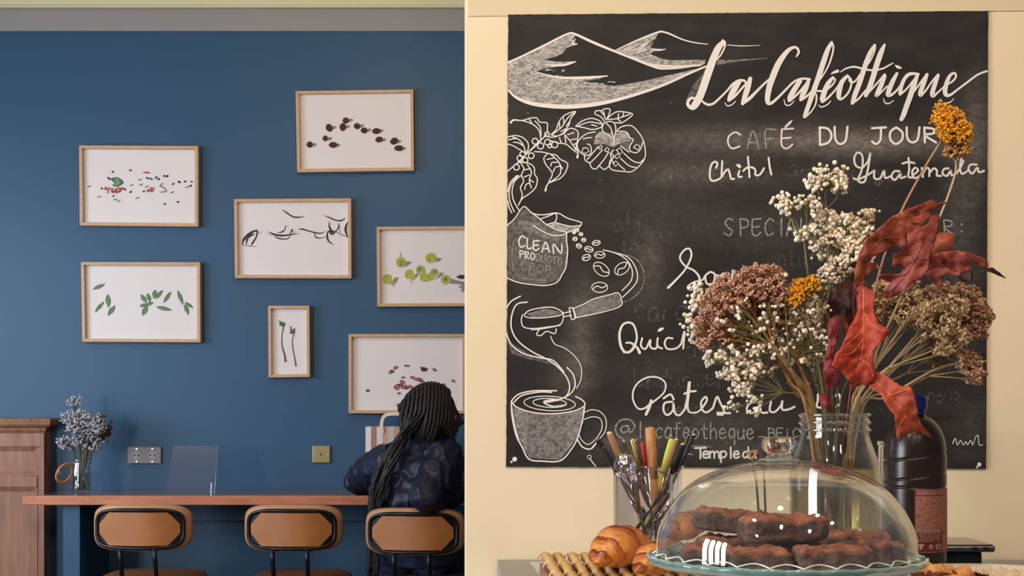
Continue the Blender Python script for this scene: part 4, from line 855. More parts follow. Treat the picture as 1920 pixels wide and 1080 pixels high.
# ------------------------------------------------------------------ seated person
m_skin = mat('brown_skin', lin((74, 44, 36)), .45); m_jack = mat('navy_satin_jacket', lin((25, 28, 50)), .44, spec=.36, col2=lin((17, 19, 36)), noise_amt=.2, nscale=12)
m_jean = mat('blue_denim', lin((40, 54, 88)), .8, col2=lin((28, 38, 66)), noise_amt=.2, nscale=80); m_hair = mat('black_braids', lin((26, 20, 20)), .5, bump=.3, bscale=300)
m_knit = mat('jacket_rib_knit', lin((22, 24, 38)), .85)
PB = Vector((P(775, 0, 5.33).x, 5.36, 0))
pers = thing('person', PB, 'person with long black braids in a navy satin jacket, seated at the bar looking right', 'person')
def skin_mesh(name, chains, m, parent, sub=2, disp=None, join=True, root=0, kind=None, post=None):
    """chains: lists of (Vector, radius); a chain may start on a previously used point"""
    vs = []; rs = []; es = []
    def idx(p, r):
        for i, q in enumerate(vs):
            if (q-p).length < 1e-5: return i
        vs.append(p.copy()); rs.append(r); return len(vs)-1
    for ch in chains:
        pr = None
        for p, r in ch:
            i = idx(Vector(p), r)
            if pr is not None and pr != i: es.append((pr, i))
            pr = i
    me = bpy.data.meshes.new(name); L = world_loc(parent); me.from_pydata([tuple(v-L) for v in vs], es, [])
    o = bpy.data.objects.new(name, me); C.objects.link(o); o.parent = parent; me.materials.append(m)
    bm_ = bmesh.new(); bm_.from_mesh(me); sk = bm_.verts.layers.skin.verify(); bm_.verts.ensure_lookup_table()
    for i, r in enumerate(rs):
        bm_.verts[i][sk].radius = r if isinstance(r, tuple) else (r, r); bm_.verts[i][sk].use_root = (i == root)
    bm_.to_mesh(me); bm_.free()
    md = o.modifiers.new('skin', 'SKIN'); md.use_smooth_shade = True; md.branch_smoothing = .6
    s_ = o.modifiers.new('sub', 'SUBSURF'); s_.levels = sub; s_.render_levels = sub
    if disp or post:
        dg = bpy.context.evaluated_depsgraph_get(); ev = o.evaluated_get(dg); me2 = bpy.data.meshes.new_from_object(ev)
        me2.name = name; o.modifiers.clear(); o.data = me2
        me2.calc_loop_triangles(); ns = [v.normal.copy() for v in me2.vertices]
        for v, nn in zip(me2.vertices, ns):
            w_ = v.co+L
            if disp: v.co += nn*disp(w_, nn)
        for p_ in me2.polygons: p_.use_smooth = True
        me2.update()
    return o
V = lambda px, py, Y: P(px, py, Y)
pel = V(778, 1062, 5.37); sp1 = V(774, 1005, 5.36); sp2 = V(772, 945, 5.33); ch = V(780, 880, 5.31); nk0 = V(796, 838, 5.30); nk1 = V(806, 815, 5.29); hd = V(811, 783, 5.275)
lsh = V(722, 856, 5.38); lel = V(672, 897, 5.66); lwr = V(745, 908, 5.80); rsh = V(838, 858, 5.22); rel = V(800, 930, 5.10); rwr = V(880, 926, 5.40)
lel.z = TZ+.055; lwr.z = TZ+.035; rwr.z = TZ+.03
lhip = V(748, 1068, 5.40); rhip = V(806, 1068, 5.36); lkn = Vector((lhip.x-.06, 5.80, .66)); rkn = Vector((rhip.x+.10, 5.72, .66)); lft = lkn+Vector((.0, -.10, -.40)); rft = rkn+Vector((0, -.08, -.40))
lhip.z = rhip.z = .735; pel.z = .74
lsh2 = V(730, 868, 5.38); rsh2 = V(828, 872, 5.22)
body = skin_mesh('body', [[(pel, .082), (sp1, .08), (sp2, .08), (ch, .075), (nk0, .046), (nk1, .042)], [(ch, .075), (lsh2, .036), (lel, .030), (lwr, .024)], [(ch, .075), (rsh2, .036), (rel, .030), (rwr, .024)],
    [(pel, .082), (lhip, .06), (lkn, .048), (lft, .034), (lft+Vector((0, .13, -.03)), .026)], [(pel, .082), (rhip, .06), (rkn, .048), (rft, .034), (rft+Vector((0, .13, -.03)), .026)]], m_skin, pers)
# head: shaped ellipsoid, face turned to the right and a little away
hfwd = Vector((.95, .26, -.08)).normalized(); hup = Vector((.10, .0, .98)); hup = (hup-hfwd*hup.dot(hfwd)).normalized(); hside = hfwd.cross(hup)
HR = Matrix((hfwd, hside, hup)).transposed()
bm = bmesh.new(); bmesh.ops.create_icosphere(bm, subdivisions=5, radius=1)
def bell(x, c, w_): return math.exp(-((x-c)/w_)**2)
for v in bm.verts:
    x, y, z = v.co; q = Vector((x*.092, y*.072, z*.108))
    if z < 0: q.x *= 1-.10*(-z)*(x < 0) ; q.y *= 1-.28*z*z; q.x += .012*(-z)*(x > 0)
    if x > 0:
        q.x += .024*bell(y, 0, .16)*bell(z, -.10, .15)+.012*bell(y, 0, .12)*bell(z, .08, .2)        # nose
        q.x += .012*bell(y, 0, .30)*bell(z, -.38, .07)+.011*bell(y, 0, .30)*bell(z, -.53, .07)-.004*bell(y, 0, .35)*bell(z, -.455, .025)      # lips
        q.x += .016*bell(y, 0, .35)*bell(z, -.80, .16)                                              # chin
        q.x -= .009*(bell(y, .36, .16)+bell(y, -.36, .16))*bell(z, .10, .10)                        # eye sockets
        q.x += .005*(bell(y, .36, .25)+bell(y, -.36, .25))*bell(z, .27, .08)                        # brow
    v.co = hd+HR @ q-PB
for f in bm.faces: f.smooth = True
me = bpy.data.meshes.new('head'); bm.to_mesh(me); bm.free(); me.materials.append(m_skin); o = bpy.data.objects.new('head', me); C.objects.link(o); o.parent = pers; head_o = o
m_eye = mat('eye_white', lin((200, 190, 182)), .3); m_iris = mat('iris', lin((30, 18, 14)), .2); m_lip = mat('lips', lin((96, 52, 48)), .45)
for s_ in (-1, 1):
    ec = hd+HR @ Vector((.0725, s_*.027, .010)); e_ = MB().ball(ec, .0115, 2).build('eye', m_eye, head_o, smooth=True)
    mb = MB(); mb.mi = 0; mb.ball(ec+HR @ Vector((.0062, s_*.001, 0)), .0062, 2); mb.build('iris', m_iris, head_o, smooth=True)
    er = hd+HR @ Vector((-.002, s_*.073, -.006)); mb = MB()
    mb.tube([er+HR @ Vector((.012*math.cos(a)*1.0, s_*(.006+.003*math.sin(a)), .026*math.sin(a))) for a in [PI*2*i/14 for i in range(15)]], .0042, 6); mb.ball(er, .016, 2, (.6, .35, 1.0), HR); mb.build('ear', m_skin, head_o, smooth=True)
mb = MB()
for zz in (-.041, -.056): mb.tube([hd+HR @ Vector((.094-abs(t)*.35, t, zz+abs(t)*.06)) for t in (-.02, -.012, 0, .012, .02)], [.002, .0042, .005, .0042, .002], 8)
mb.build('lips', m_lip, head_o, smooth=True)
# hands with five fingers each, resting on the bar
def hand(wr, d, side, nm):
    d = Vector(d).normalized(); up = Vector((0, 0, 1)); s_ = d.cross(up)*side; pc = wr+d*.045; ch_ = [[(wr, .024), (pc, (.034, .016)), (wr+d*.075, (.032, .014))]]
    hnd = skin_mesh(nm, ch_, m_skin, pers, 2)
    for i, (off, L) in enumerate(((-.028, .062), (-.010, .072), (.009, .068), (.026, .054))):
        b = wr+d*.078+s_*off; p1 = b+d*L*.45+up*.008; p2 = b+d*L*.78-up*.002; p3 = b+d*L-up*.012
        skin_mesh('finger', [[(b-d*.02, .009), (b, .0095), (p1, .009), (p2, .008), (p3, .0065)]], m_skin, hnd, 2)
    b = wr+d*.025-s_*.026; skin_mesh('thumb', [[(b, .011), (b-s_*.02+d*.02, .0105), (b-s_*.026+d*.045, .009), (b-s_*.022+d*.062, .007)]], m_skin, hnd, 2)
hand(lwr, (1, .1, 0), 1, 'hand'); hand(rwr, (.55, .8, 0), -1, 'hand')
# jacket: one soft continuous shell, creased
sx_ = (rsh-lsh); sx_.z = 0; sx_.normalize(); fw_ = Vector((-sx_.y, sx_.x, 0))
def blob_mesh(name, mb_, m, parent, voxel, disp, smooth=6):
    me = bpy.data.meshes.new(name); L = world_loc(parent); me.from_pydata([tuple(v-L) for v in mb_.v], [], mb_.f); me.materials.append(m)
    o = bpy.data.objects.new(name, me); C.objects.link(o); o.parent = parent; fixnormals(o)
    r = o.modifiers.new('r', 'REMESH'); r.mode = 'VOXEL'; r.voxel_size = voxel; r.use_smooth_shade = True
    q = o.modifiers.new('s', 'SMOOTH'); q.iterations = smooth; q.factor = .6
    dg = bpy.context.evaluated_depsgraph_get(); me2 = bpy.data.meshes.new_from_object(o.evaluated_get(dg)); me2.name = name
    o.modifiers.clear(); o.data = me2; ns = [v.normal.copy() for v in me2.vertices]
    if not len(me2.materials): me2.materials.append(m)
    for v, nn in zip(me2.vertices, ns): v.co += nn*disp(v.co+L, nn)
    for p_ in me2.polygons: p_.use_smooth = True
    me2.update(); return o
def loft(mb_, rings, n=28):
    o = len(mb_.v)
    for (c, a, b) in rings: mb_.v += [c+sx_*a*math.cos(2*PI*k/n)+fw_*b*math.sin(2*PI*k/n) for k in range(n)]
    for i in range(len(rings)-1):
        for k in range(n): mb_.f.append([o+i*n+k, o+i*n+(k+1) % n, o+(i+1)*n+(k+1) % n, o+(i+1)*n+k]); mb_.m.append(0)
    mb_.f += [[o+k for k in range(n)][::-1], [o+(len(rings)-1)*n+k for k in range(n)]]; mb_.m += [0, 0]
def crease(w_, n):
    z = w_.z; x = w_.x
    f1 = noise.noise(Vector((x*9+z*3, w_.y*9, z*5))); f2 = noise.noise(Vector((x*26-z*14, w_.y*24, z*13+x*9))); f3 = noise.noise(Vector((x*15+z*26, w_.y*15, z*34-x*12)))
    rid = 1-abs(noise.noise(Vector((x*13+z*6, w_.y*12, z*8-x*6+3)))*2.4); rid = max(0, rid)**4
    return f1*.006+f2*.005+f3*.005+rid*.009-.003
mb = MB()
loft(mb, [(V(771, 1014, 5.35), .140, .112), (V(771, 1000, 5.35), .152, .120), (V(770, 968, 5.33), .166, .126), (V(770, 930, 5.32), .170, .124), (V(774, 895, 5.31), .172, .118), (V(779, 868, 5.30), .160, .106), (V(783, 850, 5.30), .130, .092), (V(789, 836, 5.295), .092, .078), (V(796, 822, 5.292), .070, .066), (V(799, 812, 5.29), .062, .060)])
mb.tube([V(748, 866, 5.34), V(722, 872, 5.42), V(694, 886, 5.55), lel+Vector((.004, 0, .006))], [.082, .076, .070, .058], 16); mb.ball(lel, .060, 3); mb.tube([lel, lel.lerp(lwr, .5), lwr.lerp(lel, .08)], [.058, .052, .036], 16)
mb.tube([V(818, 858, 5.26), V(830, 872, 5.20), V(816, 905, 5.14), rel+Vector((-.004, 0, -.004))], [.082, .080, .074, .062], 16); mb.ball(V(830, 864, 5.215), .080, 3); mb.ball(rel, .064, 3); mb.tube([rel, rel.lerp(rwr, .5), rwr.lerp(rel, .08)], [.062, .056, .038], 16)
jk_ = blob_mesh('jacket', mb, m_jack, pers, .0075, crease, 5)
mb = MB(); cc = V(801, 813, 5.290)
mb.tube([cc+sx_*.066*math.cos(a)+fw_*.062*math.sin(a)+Vector((0, 0, .010*math.cos(a+.9))) for a in [2*PI*i/28 for i in range(30)]], .0125, 8, cap=False); mb.build('collar', m_knit, jk_, smooth=True)
mb = MB(); n = 40
for rr_, zz in ((.98, .012), (1.03, .008), (1.03, -.026), (.98, -.03)):
    c = V(771, 1018, 5.35); mb.v += [c+Vector((0, 0, zz))+sx_*.146*rr_*math.cos(2*PI*k/n)+fw_*.117*rr_*math.sin(2*PI*k/n) for k in range(n)]
mb.f = [(i*n+k, i*n+(k+1) % n, ((i+1) % 4)*n+(k+1) % n, ((i+1) % 4)*n+k) for i in range(4) for k in range(n)]; mb.m = [0]*len(mb.f)
fixnormals(mb.build('hem_band', m_knit, jk_, smooth=True))
# jeans
mb = MB(); loft(mb, [(V(772, 1022, 5.36), .132, .108), (V(774, 1045, 5.37), .152, .122), (pel+Vector((0, .01, .0)), .160, .128), (pel+Vector((0, .02, -.05)), .150, .12)])
for hp, kn, ft in ((lhip, lkn, lft), (rhip, rkn, rft)):
    mb.tube([hp+Vector((0, .03, -.005)), hp.lerp(kn, .55), kn], [.088, .080, .064], 16); mb.ball(kn, .066, 3); mb.tube([kn, ft+Vector((0, 0, .05))], [.064, .052], 14)
jn = blob_mesh('jeans', mb, m_jean, pers, .010, lambda w_, n: noise.noise(w_*14)*.006+noise.noise(w_*40)*.002, 4)
mb = MB()
for ft in (lft, rft): mb.ball(ft+Vector((0, .05, -.05)), .1, 3, (.45, 1.15, .42))
for i, ft in enumerate((lft, rft)):
    MB().ball(ft+Vector((0, .05, -.045)), .1, 3, (.42, 1.15, .40)).build('shoe', m_knit, pers, smooth=True)
# braids: parted on top, falling over both sides of the skull; most are drawn back into one fall over the left shoulder
rh = random.Random(12)
bm = bmesh.new(); bmesh.ops.create_icosphere(bm, subdivisions=4, radius=1); capv = []; capf = []
for v in bm.verts:
    x, y, z = v.co; q = Vector((x*.096-.008, y*.079, z*.113+.004)); capv.append(hd+HR @ q)
for f in bm.faces:
    c_ = f.calc_center_median()
    if not (c_.x > .60 and c_.z < .50) and not (c_.z < -.80 and c_.x > 0): capf.append([v.index for v in f.verts])
bm.free(); hair = MB(); hair.add(capv, capf); hair_o = hair.build('hair', m_hair, pers, smooth=True, solid=.004)
def braid(pts, r, n=8):
    ph = rh.uniform(0, 6); sp = spline([tuple(p) for p in pts], n); m_ = MB(); rr_ = []; L = 0; N_ = len(sp)
    for i, p in enumerate(sp):
        if i: L += (Vector(p)-Vector(sp[i-1])).length
        rr_.append(r*(1+.25*abs(math.sin(L*190+ph)))*(1 if i < N_*.85 else 1-.5*(i/N_-.85)/.15))
    m_.tube([Vector(p) for p in sp], rr_, 5); m_.build('braid', m_hair, hair_o, smooth=True)
def J(s_): return Vector((rh.uniform(-s_, s_), rh.uniform(-s_, s_), rh.uniform(-s_*.5, s_*.5)))
def fall(w_, d=0):      # waypoints of the long fall down the left of the back
    lo = rh.choice((965, 1005, 1040, 1072, 1086))
    return [P(764-w_*16, 820+d, 5.215-.02*w_)+J(.008), P(746-w_*20, 852, 5.185)+J(.010), P(728-w_*22, 895, 5.190)+J(.010), P(716-w_*22, 945, 5.215)+J(.008), P(708-w_*16, lo, 5.24)+J(.008)]
n_b = 40
for side in (1, -1):
    for i in range(n_b):
        s_ = -.97+1.55*i/(n_b-1); lay = 1+.035*(i % 3)
        pts = []
        for th in (.06, .45, .85, 1.2, 1.5, 1.8):
            k_x = math.cos(math.asin(max(-1, min(1, s_))))
            x = s_*.100*lay-.008-.012*(th/1.8)*(1-s_); y = side*.083*lay*math.sin(min(th, 1.6))*k_x; z = .117*lay*math.cos(th)*k_x+.004
            pts.append(hd+HR @ Vector((x, y, z)))
        last = pts[-1]; w_ = rh.random()
        if side == 1:
            if s_ < -.25: pts = pts[:-1]+[pts[-2].lerp(fall(w_)[0], .5)+Vector((0, -.012, 0))]+fall(w_)
            elif s_ < .30:
                e = P(790+(s_+.25)*40, 832, 5.215)+J(.006); pts += [last.lerp(e, .6)+Vector((0, -.006, 0)), e, P(782+(s_+.25)*40, 842+rh.uniform(0, 5), 5.21)+J(.004)]
            else:
                e = P(848+(s_-.3)*20, 826, 5.235)+J(.004); pts += [last.lerp(e, .6), e, P(858+(s_-.3)*22, 850+rh.uniform(-4, 6), 5.25)+J(.004)]
                if i % 2: pts += [P(862+rh.uniform(-3, 3), 880, 5.25), P(864+rh.uniform(-3, 3), 900+rh.uniform(0, 25), 5.26)]
        else:
            if s_ < .1: pts = pts[:-2]+[P(770, 806, 5.30)+J(.008)]+fall(w_)
            else: pts += [P(858, 840, 5.36)+J(.006), P(862, 880+rh.uniform(0, 30), 5.37)+J(.005)]
        braid(pts, .0042 if s_ > -.25 else .0047)
for i in range(22):     # back of the skull down into the fall
    a = PI*(.62+.76*i/21); pts = []
    for t in (.25, .6, 1.0, 1.4, 1.75): pts.append(hd+HR @ Vector((math.sin(t)*math.cos(a)*.106-.008, math.sin(t)*math.sin(a)*.089, math.cos(t)*.122+.004)))
    w_ = rh.random(); braid(pts[:-1]+[pts[-1].lerp(fall(w_)[0], .4)]+fall(w_), .0048)
# ------------------------------------------------------------------ serving counter
m_ctop = mat('counter_laminate', lin((156, 154, 150)), .35); m_cside = mat('counter_side', lin((206, 200, 186)), .6)
ctr = thing('serving_counter', (1.0, 2.2, 0), 'grey topped serving counter in front of the cream wall', 'counter')
l3 = (932-960)*WY/F; l1 = l3+.052
MB().prism([Vector(p) for p in ((l1, 1.5, CT-.03), (2.4, 1.5, CT-.03), (2.4, WY-.012, CT-.03), (l3, WY-.012, CT-.03))], (0, 0, .03)).build('countertop', m_ctop, ctr, bevel=.002)
MB().prism([Vector(p) for p in ((l1+.01, 1.52, 0), (2.38, 1.52, 0), (2.38, WY-.014, 0), (l3+.01, WY-.014, 0))], (0, 0, CT-.03)).build('body', m_cside, ctr)
m_sheet = mat('white_paper', lin((225, 225, 225)), .8)
x0 = P(993, 0, 2.95).x
pp = MB().prism([Vector(p) for p in ((x0, 2.93, CT+.0003), (x0+.03, 2.5, CT+.0003), (x0+.22, 2.52, CT+.0003), (x0+.20, 2.94, CT+.0003))], (0, 0, .0006)).build('paper_sheet', m_sheet, o0=(x0+.1, 2.7, CT))
fixnormals(pp); tag(pp, 'white paper sheet on the grey counter behind the woven tray', 'paper')

# ------------------------------------------------------------------ woven tray
m_reed = mat('pale_reed', lin((222, 186, 128)), .5, col2=lin((196, 154, 98)), noise_amt=.2, nscale=30, bump=.2, bscale=120)
m_trayw = mat('tray_wood', lin((176, 128, 98)), .6, col2=lin((150, 104, 78)), noise_amt=.2, nscale=12, stretch=(2, 2, 8))
TY0, TZ0 = 2.305, 1.034
def tz(y): return TZ0-(TY0-y)*.30
ax, ay = .0443, TY0; dxr = -.245         # left edge shifts to the right as it comes forward
tx = lambda y: ax+(y-TY0)*dxr
tray = thing('woven_tray', (.2, 2.2, CT), 'woven pale reed tray under the croissants', 'tray')
mb = MB(); L_ = .335; n_ = 6; y1 = TY0-.036*n_
mb.prism([Vector((tx(TY0), TY0+.004, CT+.001)), Vector((tx(TY0), TY0+.004, TZ0-.010)), Vector((tx(y1), y1, tz(y1)-.010)), Vector((tx(y1), y1, CT+.001))], (L_, 0, 0))
fixnormals(mb.build('tray_frame', m_trayw, tray)); rr = random.Random(2)
proto = []
for v in range(3):
    mb = MB(); a = Vector((0, 0, 0)); b = Vector((-dxr*.040, -.040, -.0105))
    pts = [a+Vector((0, .002, -.004)), a+Vector((0, 0, .001)), a.lerp(b, .3)+Vector((0, 0, .0035)), a.lerp(b, .7)+Vector((0, 0, .003)), b+Vector((0, 0, -.002)), b+Vector((0, -.002, -.006))]
    mb.tube(pts, [.004, .0068, .0075+.0004*v, .0072, .006, .0035], 8)
    proto.append(mb)
mesh_reed = []
for r_ in range(n_):
    for i in range(16):
        y = TY0-.036*r_; x = tx(y)+.007+i*.0213+rr.uniform(-.0012, .0012); org = Vector((x, y, tz(y)+rr.uniform(-.001, .001)))
        if len(mesh_reed) < 3:
            m_ = MB(); m_.v = list(proto[len(mesh_reed)].v); m_.f = proto[0].f; m_.m = proto[0].m
            o = m_.build('reed', m_reed, None, smooth=True); mesh_reed.append(o.data); o.parent = tray
        else:
            o = bpy.data.objects.new('reed', mesh_reed[rr.randrange(3)]); C.objects.link(o); o.parent = tray
        o.location = org-Vector(tray.location)
ml = MB(); dirv = Vector((-dxr, -1, -.3)).normalized()
for r_ in range(n_+1):     # binding cane that loops over every reed at each row
    for i in range(16):
        y = TY0-.036*r_+.003; x = tx(y)+.007+i*.0213; cx = Vector((x, y, tz(y)+.001)); pts = []
        for k in range(9):
            a = PI*k/8; pts.append(cx+Vector((math.cos(a)*.0098, .002*math.cos(a), math.sin(a)*.0095-.004)))
        ml.tube(pts, .0017, 5)
ml.build('binding_cane', mat('cane', lin((232, 204, 150)), .5), tray, smooth=True, kind='stuff')

# ------------------------------------------------------------------ croissants
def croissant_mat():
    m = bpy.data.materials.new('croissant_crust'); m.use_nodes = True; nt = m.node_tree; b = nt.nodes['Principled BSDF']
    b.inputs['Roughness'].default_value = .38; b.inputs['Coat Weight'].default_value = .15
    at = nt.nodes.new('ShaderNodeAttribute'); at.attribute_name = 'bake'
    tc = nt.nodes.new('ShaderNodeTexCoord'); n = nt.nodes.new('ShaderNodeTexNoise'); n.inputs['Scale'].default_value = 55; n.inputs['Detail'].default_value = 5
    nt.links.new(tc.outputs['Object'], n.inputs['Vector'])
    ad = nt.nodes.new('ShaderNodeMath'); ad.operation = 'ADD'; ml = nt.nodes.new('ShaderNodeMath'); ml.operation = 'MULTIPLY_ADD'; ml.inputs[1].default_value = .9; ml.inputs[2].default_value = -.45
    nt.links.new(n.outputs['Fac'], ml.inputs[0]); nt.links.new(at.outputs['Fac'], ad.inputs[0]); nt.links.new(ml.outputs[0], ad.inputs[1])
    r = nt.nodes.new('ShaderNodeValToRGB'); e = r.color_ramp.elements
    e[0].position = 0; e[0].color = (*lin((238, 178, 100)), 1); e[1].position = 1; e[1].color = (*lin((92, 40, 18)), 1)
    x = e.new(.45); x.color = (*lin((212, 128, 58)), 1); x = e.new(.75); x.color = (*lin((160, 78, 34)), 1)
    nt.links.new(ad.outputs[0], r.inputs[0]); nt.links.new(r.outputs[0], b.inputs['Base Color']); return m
m_cro = croissant_mat()
def croissant(label, sp, radii, segs=7, seed=0, up=(0, 0, 1)):
    rg = random.Random(seed); pts = [Vector(p) for p in spline([tuple(P(*q)) for q in sp], 16)]
    rs = [r[0] for r in spline([(r,) for r in radii], 16)]; n = len(pts); K = 44; mb = MB(); bake = []; prev = Vector(up); acc = 0
    for i, p in enumerate(pts):
        t = i/(n-1); d = (pts[min(i+1, n-1)]-pts[max(i-1, 0)]).normalized()
        u = (prev-d*prev.dot(d)).normalized(); v = d.cross(u); prev = u
        for k in range(K):
            a = 2*PI*k/K; f = (t*segs+.09*math.sin(a*2+seed)+.06*math.sin(a*5+seed*2)) % 1.0
            step = (1-abs(2*t-1)*.2)*(.86+.14*(f**.5 if t < .5 else (1-f)**.5))
            fine = .008*math.sin(t*120+a*1.2)+.03*noise.noise(p*40+Vector((math.cos(a), math.sin(a), seed)))
            r = rs[i]*(step+fine); dirr = (u*math.cos(a)+v*math.sin(a)); q = p+dirr*r; q.z = p.z+(q.z-p.z)*(.92 if q.z > p.z else .8)
            mb.v.append(q); edge = (f if t < .5 else 1-f)
            strk = .22*math.sin(t*120+2.5*noise.noise(Vector((a*1.5, t*6, seed)))*4+a*1.2)*(.4+noise.noise(Vector((a*2, t*9, seed+5))))
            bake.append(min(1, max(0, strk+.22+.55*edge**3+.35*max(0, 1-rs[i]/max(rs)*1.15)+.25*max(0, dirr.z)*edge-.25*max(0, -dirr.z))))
    mb.f = [(i*K+k, i*K+(k+1) % K, (i+1)*K+(k+1) % K, (i+1)*K+k) for i in range(n-1) for k in range(K)]
    mb.f += [list(range(K))[::-1], [(n-1)*K+k for k in range(K)]]; mb.m = [0]*len(mb.f)
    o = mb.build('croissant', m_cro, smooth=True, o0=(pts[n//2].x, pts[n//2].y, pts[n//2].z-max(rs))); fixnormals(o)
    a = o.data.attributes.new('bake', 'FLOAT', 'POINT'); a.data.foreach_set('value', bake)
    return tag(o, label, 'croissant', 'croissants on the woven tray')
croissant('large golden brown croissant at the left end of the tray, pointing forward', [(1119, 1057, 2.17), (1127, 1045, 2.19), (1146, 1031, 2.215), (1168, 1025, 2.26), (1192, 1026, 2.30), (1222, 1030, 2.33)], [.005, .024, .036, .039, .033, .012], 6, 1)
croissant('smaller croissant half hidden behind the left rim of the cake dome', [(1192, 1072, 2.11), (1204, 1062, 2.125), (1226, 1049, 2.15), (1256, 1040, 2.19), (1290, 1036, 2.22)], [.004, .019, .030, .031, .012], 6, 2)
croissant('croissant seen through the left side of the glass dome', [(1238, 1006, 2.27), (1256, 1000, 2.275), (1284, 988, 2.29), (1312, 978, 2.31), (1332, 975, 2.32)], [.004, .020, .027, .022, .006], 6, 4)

# ------------------------------------------------------------------ cake stand with dome
m_dome = glassy('dome_glass', (.985, .99, .985), .015, .055, 2.6, .8)
m_plateg = glassy('green_plate_glass', (.84, .95, .93), .06, .12, 2.2, .8, (.85, .97, .95))
m_rimg = mat('thick_green_glass', lin((150, 186, 180)), .12, spec=.8, trans=.55, ior=1.4)
m_knob = mat('solid_clear_glass', (.98, .99, .98), .03, trans=1, ior=1.45)
SC = P(1472, 0, 1.695); SC.z = 0; ZR = 1.27-274*1.695/2700
stand = thing('glass_cake_stand', (SC.x, SC.y, CT), 'pale green scalloped glass cake stand carrying the dome', 'cake stand')
Rp = .1605; scal = lambda r, z, a, i: ((r*(1+.013*abs(math.cos(13.5*a))) if r > .13 else r), z+(.0012*abs(math.cos(13.5*a)) if r > .15 else 0))
MB().lathe((SC.x, SC.y, 0), [(0, ZR-.012), (.12, ZR-.012), (.145, ZR-.008), (.150, ZR-.0045), (.150, ZR-.007), (.143, ZR-.012), (.12, ZR-.016), (0, ZR-.016)], 108, scal).build('plate', m_plateg, stand, smooth=True)
MB().lathe((SC.x, SC.y, 0), [(.149, ZR-.005), (.156, ZR), (Rp, ZR), (Rp+.0005, ZR-.004), (Rp-.002, ZR-.009), (.150, ZR-.012), (.148, ZR-.009)], 216, scal, closed=True).build('plate_rim', m_rimg, stand, smooth=True)
pts = [(SC.x+(.1555-.0065*abs(math.sin(13.5*a)))*math.cos(a), SC.y+(.1555-.0065*abs(math.sin(13.5*a)))*math.sin(a), ZR+.0012+.004*abs(math.sin(13.5*a))) for a in [2*PI*i/432 for i in range(433)]]
MB().tube(pts, .0009, 5, cap=False).build('scalloped_ridge', mat('white_glint_ridge', lin((225, 235, 232)), .15, spec=.8), stand, smooth=True)  # raised ridge, coloured white to paint the bright reflections along the scallops
MB().lathe((SC.x, SC.y, 0), [(0, CT+.001), (.065, CT+.001), (.067, CT+.006), (.03, CT+.018), (.018, CT+.05), (.018, CT+.08), (.04, ZR-.02), (.08, ZR-.0165), (0, ZR-.0165)], 48).build('foot', m_plateg, stand, smooth=True)
dz = lambda y: 1.27-(y-768)*1.695/2700; k_ = 1.695/2700
prof = [(241, 1040), (240.5, 1020), (239, 1005), (235, 990), (228, 974), (218, 955), (206, 938), (190, 919.5), (172, 905), (152, 893), (130, 883.5), (103, 875), (73, 868.5), (45, 864.5), (22, 862.5), (0, 862)]
outp = [(r[0]*k_, dz(r[1])) for r in spline(prof, 3)]; innp = [(max(0, r-.0028*min(1, r/.03+.2)), z-(.0028 if r < .10 else .0012)) for r, z in outp]
dome = thing('glass_dome', (SC.x, SC.y, ZR+.001), 'clear glass cake dome with a round knob over the brownies', 'cake dome')
o = MB().lathe((SC.x, SC.y, 0), outp+innp[::-1], 96).build('dome', m_dome, dome, smooth=True)
kx = P(1461, 0, 1.695).x; kp = [(0, 862.5), (44, 863.5), (30, 860), (23, 855), (22.5, 850), (29, 844), (33, 836), (32.5, 827), (27, 821), (16, 818.5), (0, 817.5)]
MB().lathe((kx, SC.y, 0), [(r*k_, dz(y)) for r, y in spline(kp[1:], 4)], 40).build('knob', m_knob, dome, smooth=True)
MB().lathe((kx, SC.y, 0), [(34*k_, dz(861.3)), (36*k_, dz(860.2)), (38*k_, dz(861.5)), (36*k_, dz(862.6))], 40, closed=True).build('collar_ring', m_rimg, dome, smooth=True)

# ------------------------------------------------------------------ brownies
def brownie_mat():
    m = mat('brownie', lin((116, 90, 76)), .85, col2=lin((72, 52, 42)), noise_amt=.16, nscale=60, bump=1.0, bscale=120); nt = m.node_tree; b = nt.nodes['Principled BSDF']
    r = [n for n in nt.nodes if n.type == 'VALTORGB'][0]; r2 = nt.nodes.new('ShaderNodeValToRGB'); r2.color_ramp.elements[0].color = (*lin((176, 112, 80)), 1); r2.color_ramp.elements[1].color = (*lin((118, 72, 52)), 1)
    r2.color_ramp.elements[0].position = .35; r2.color_ramp.elements[1].position = .65
    nt.links.new(r.inputs[0].links[0].from_socket, r2.inputs[0]); at = nt.nodes.new('ShaderNodeAttribute'); at.attribute_name = 'crust'
    mx = nt.nodes.new('ShaderNodeMix'); mx.data_type = 'RGBA'; nt.links.new(at.outputs['Fac'], mx.inputs[0]); nt.links.new(r.outputs[0], mx.inputs[6]); nt.links.new(r2.outputs[0], mx.inputs[7]); nt.links.new(mx.outputs[2], b.inputs['Base Color'])
    return m
m_brownie = brownie_mat()
m_brs = mat('brownie_side', lin((92, 66, 54)), .8, col2=lin((58, 38, 30)), noise_amt=.14, nscale=70, bump=1.0, bscale=130)
m_brt = mat('brownie_top', lin((150, 92, 64)), .9, col2=lin((104, 62, 44)), noise_amt=.15, nscale=50, bump=.9, bscale=110)
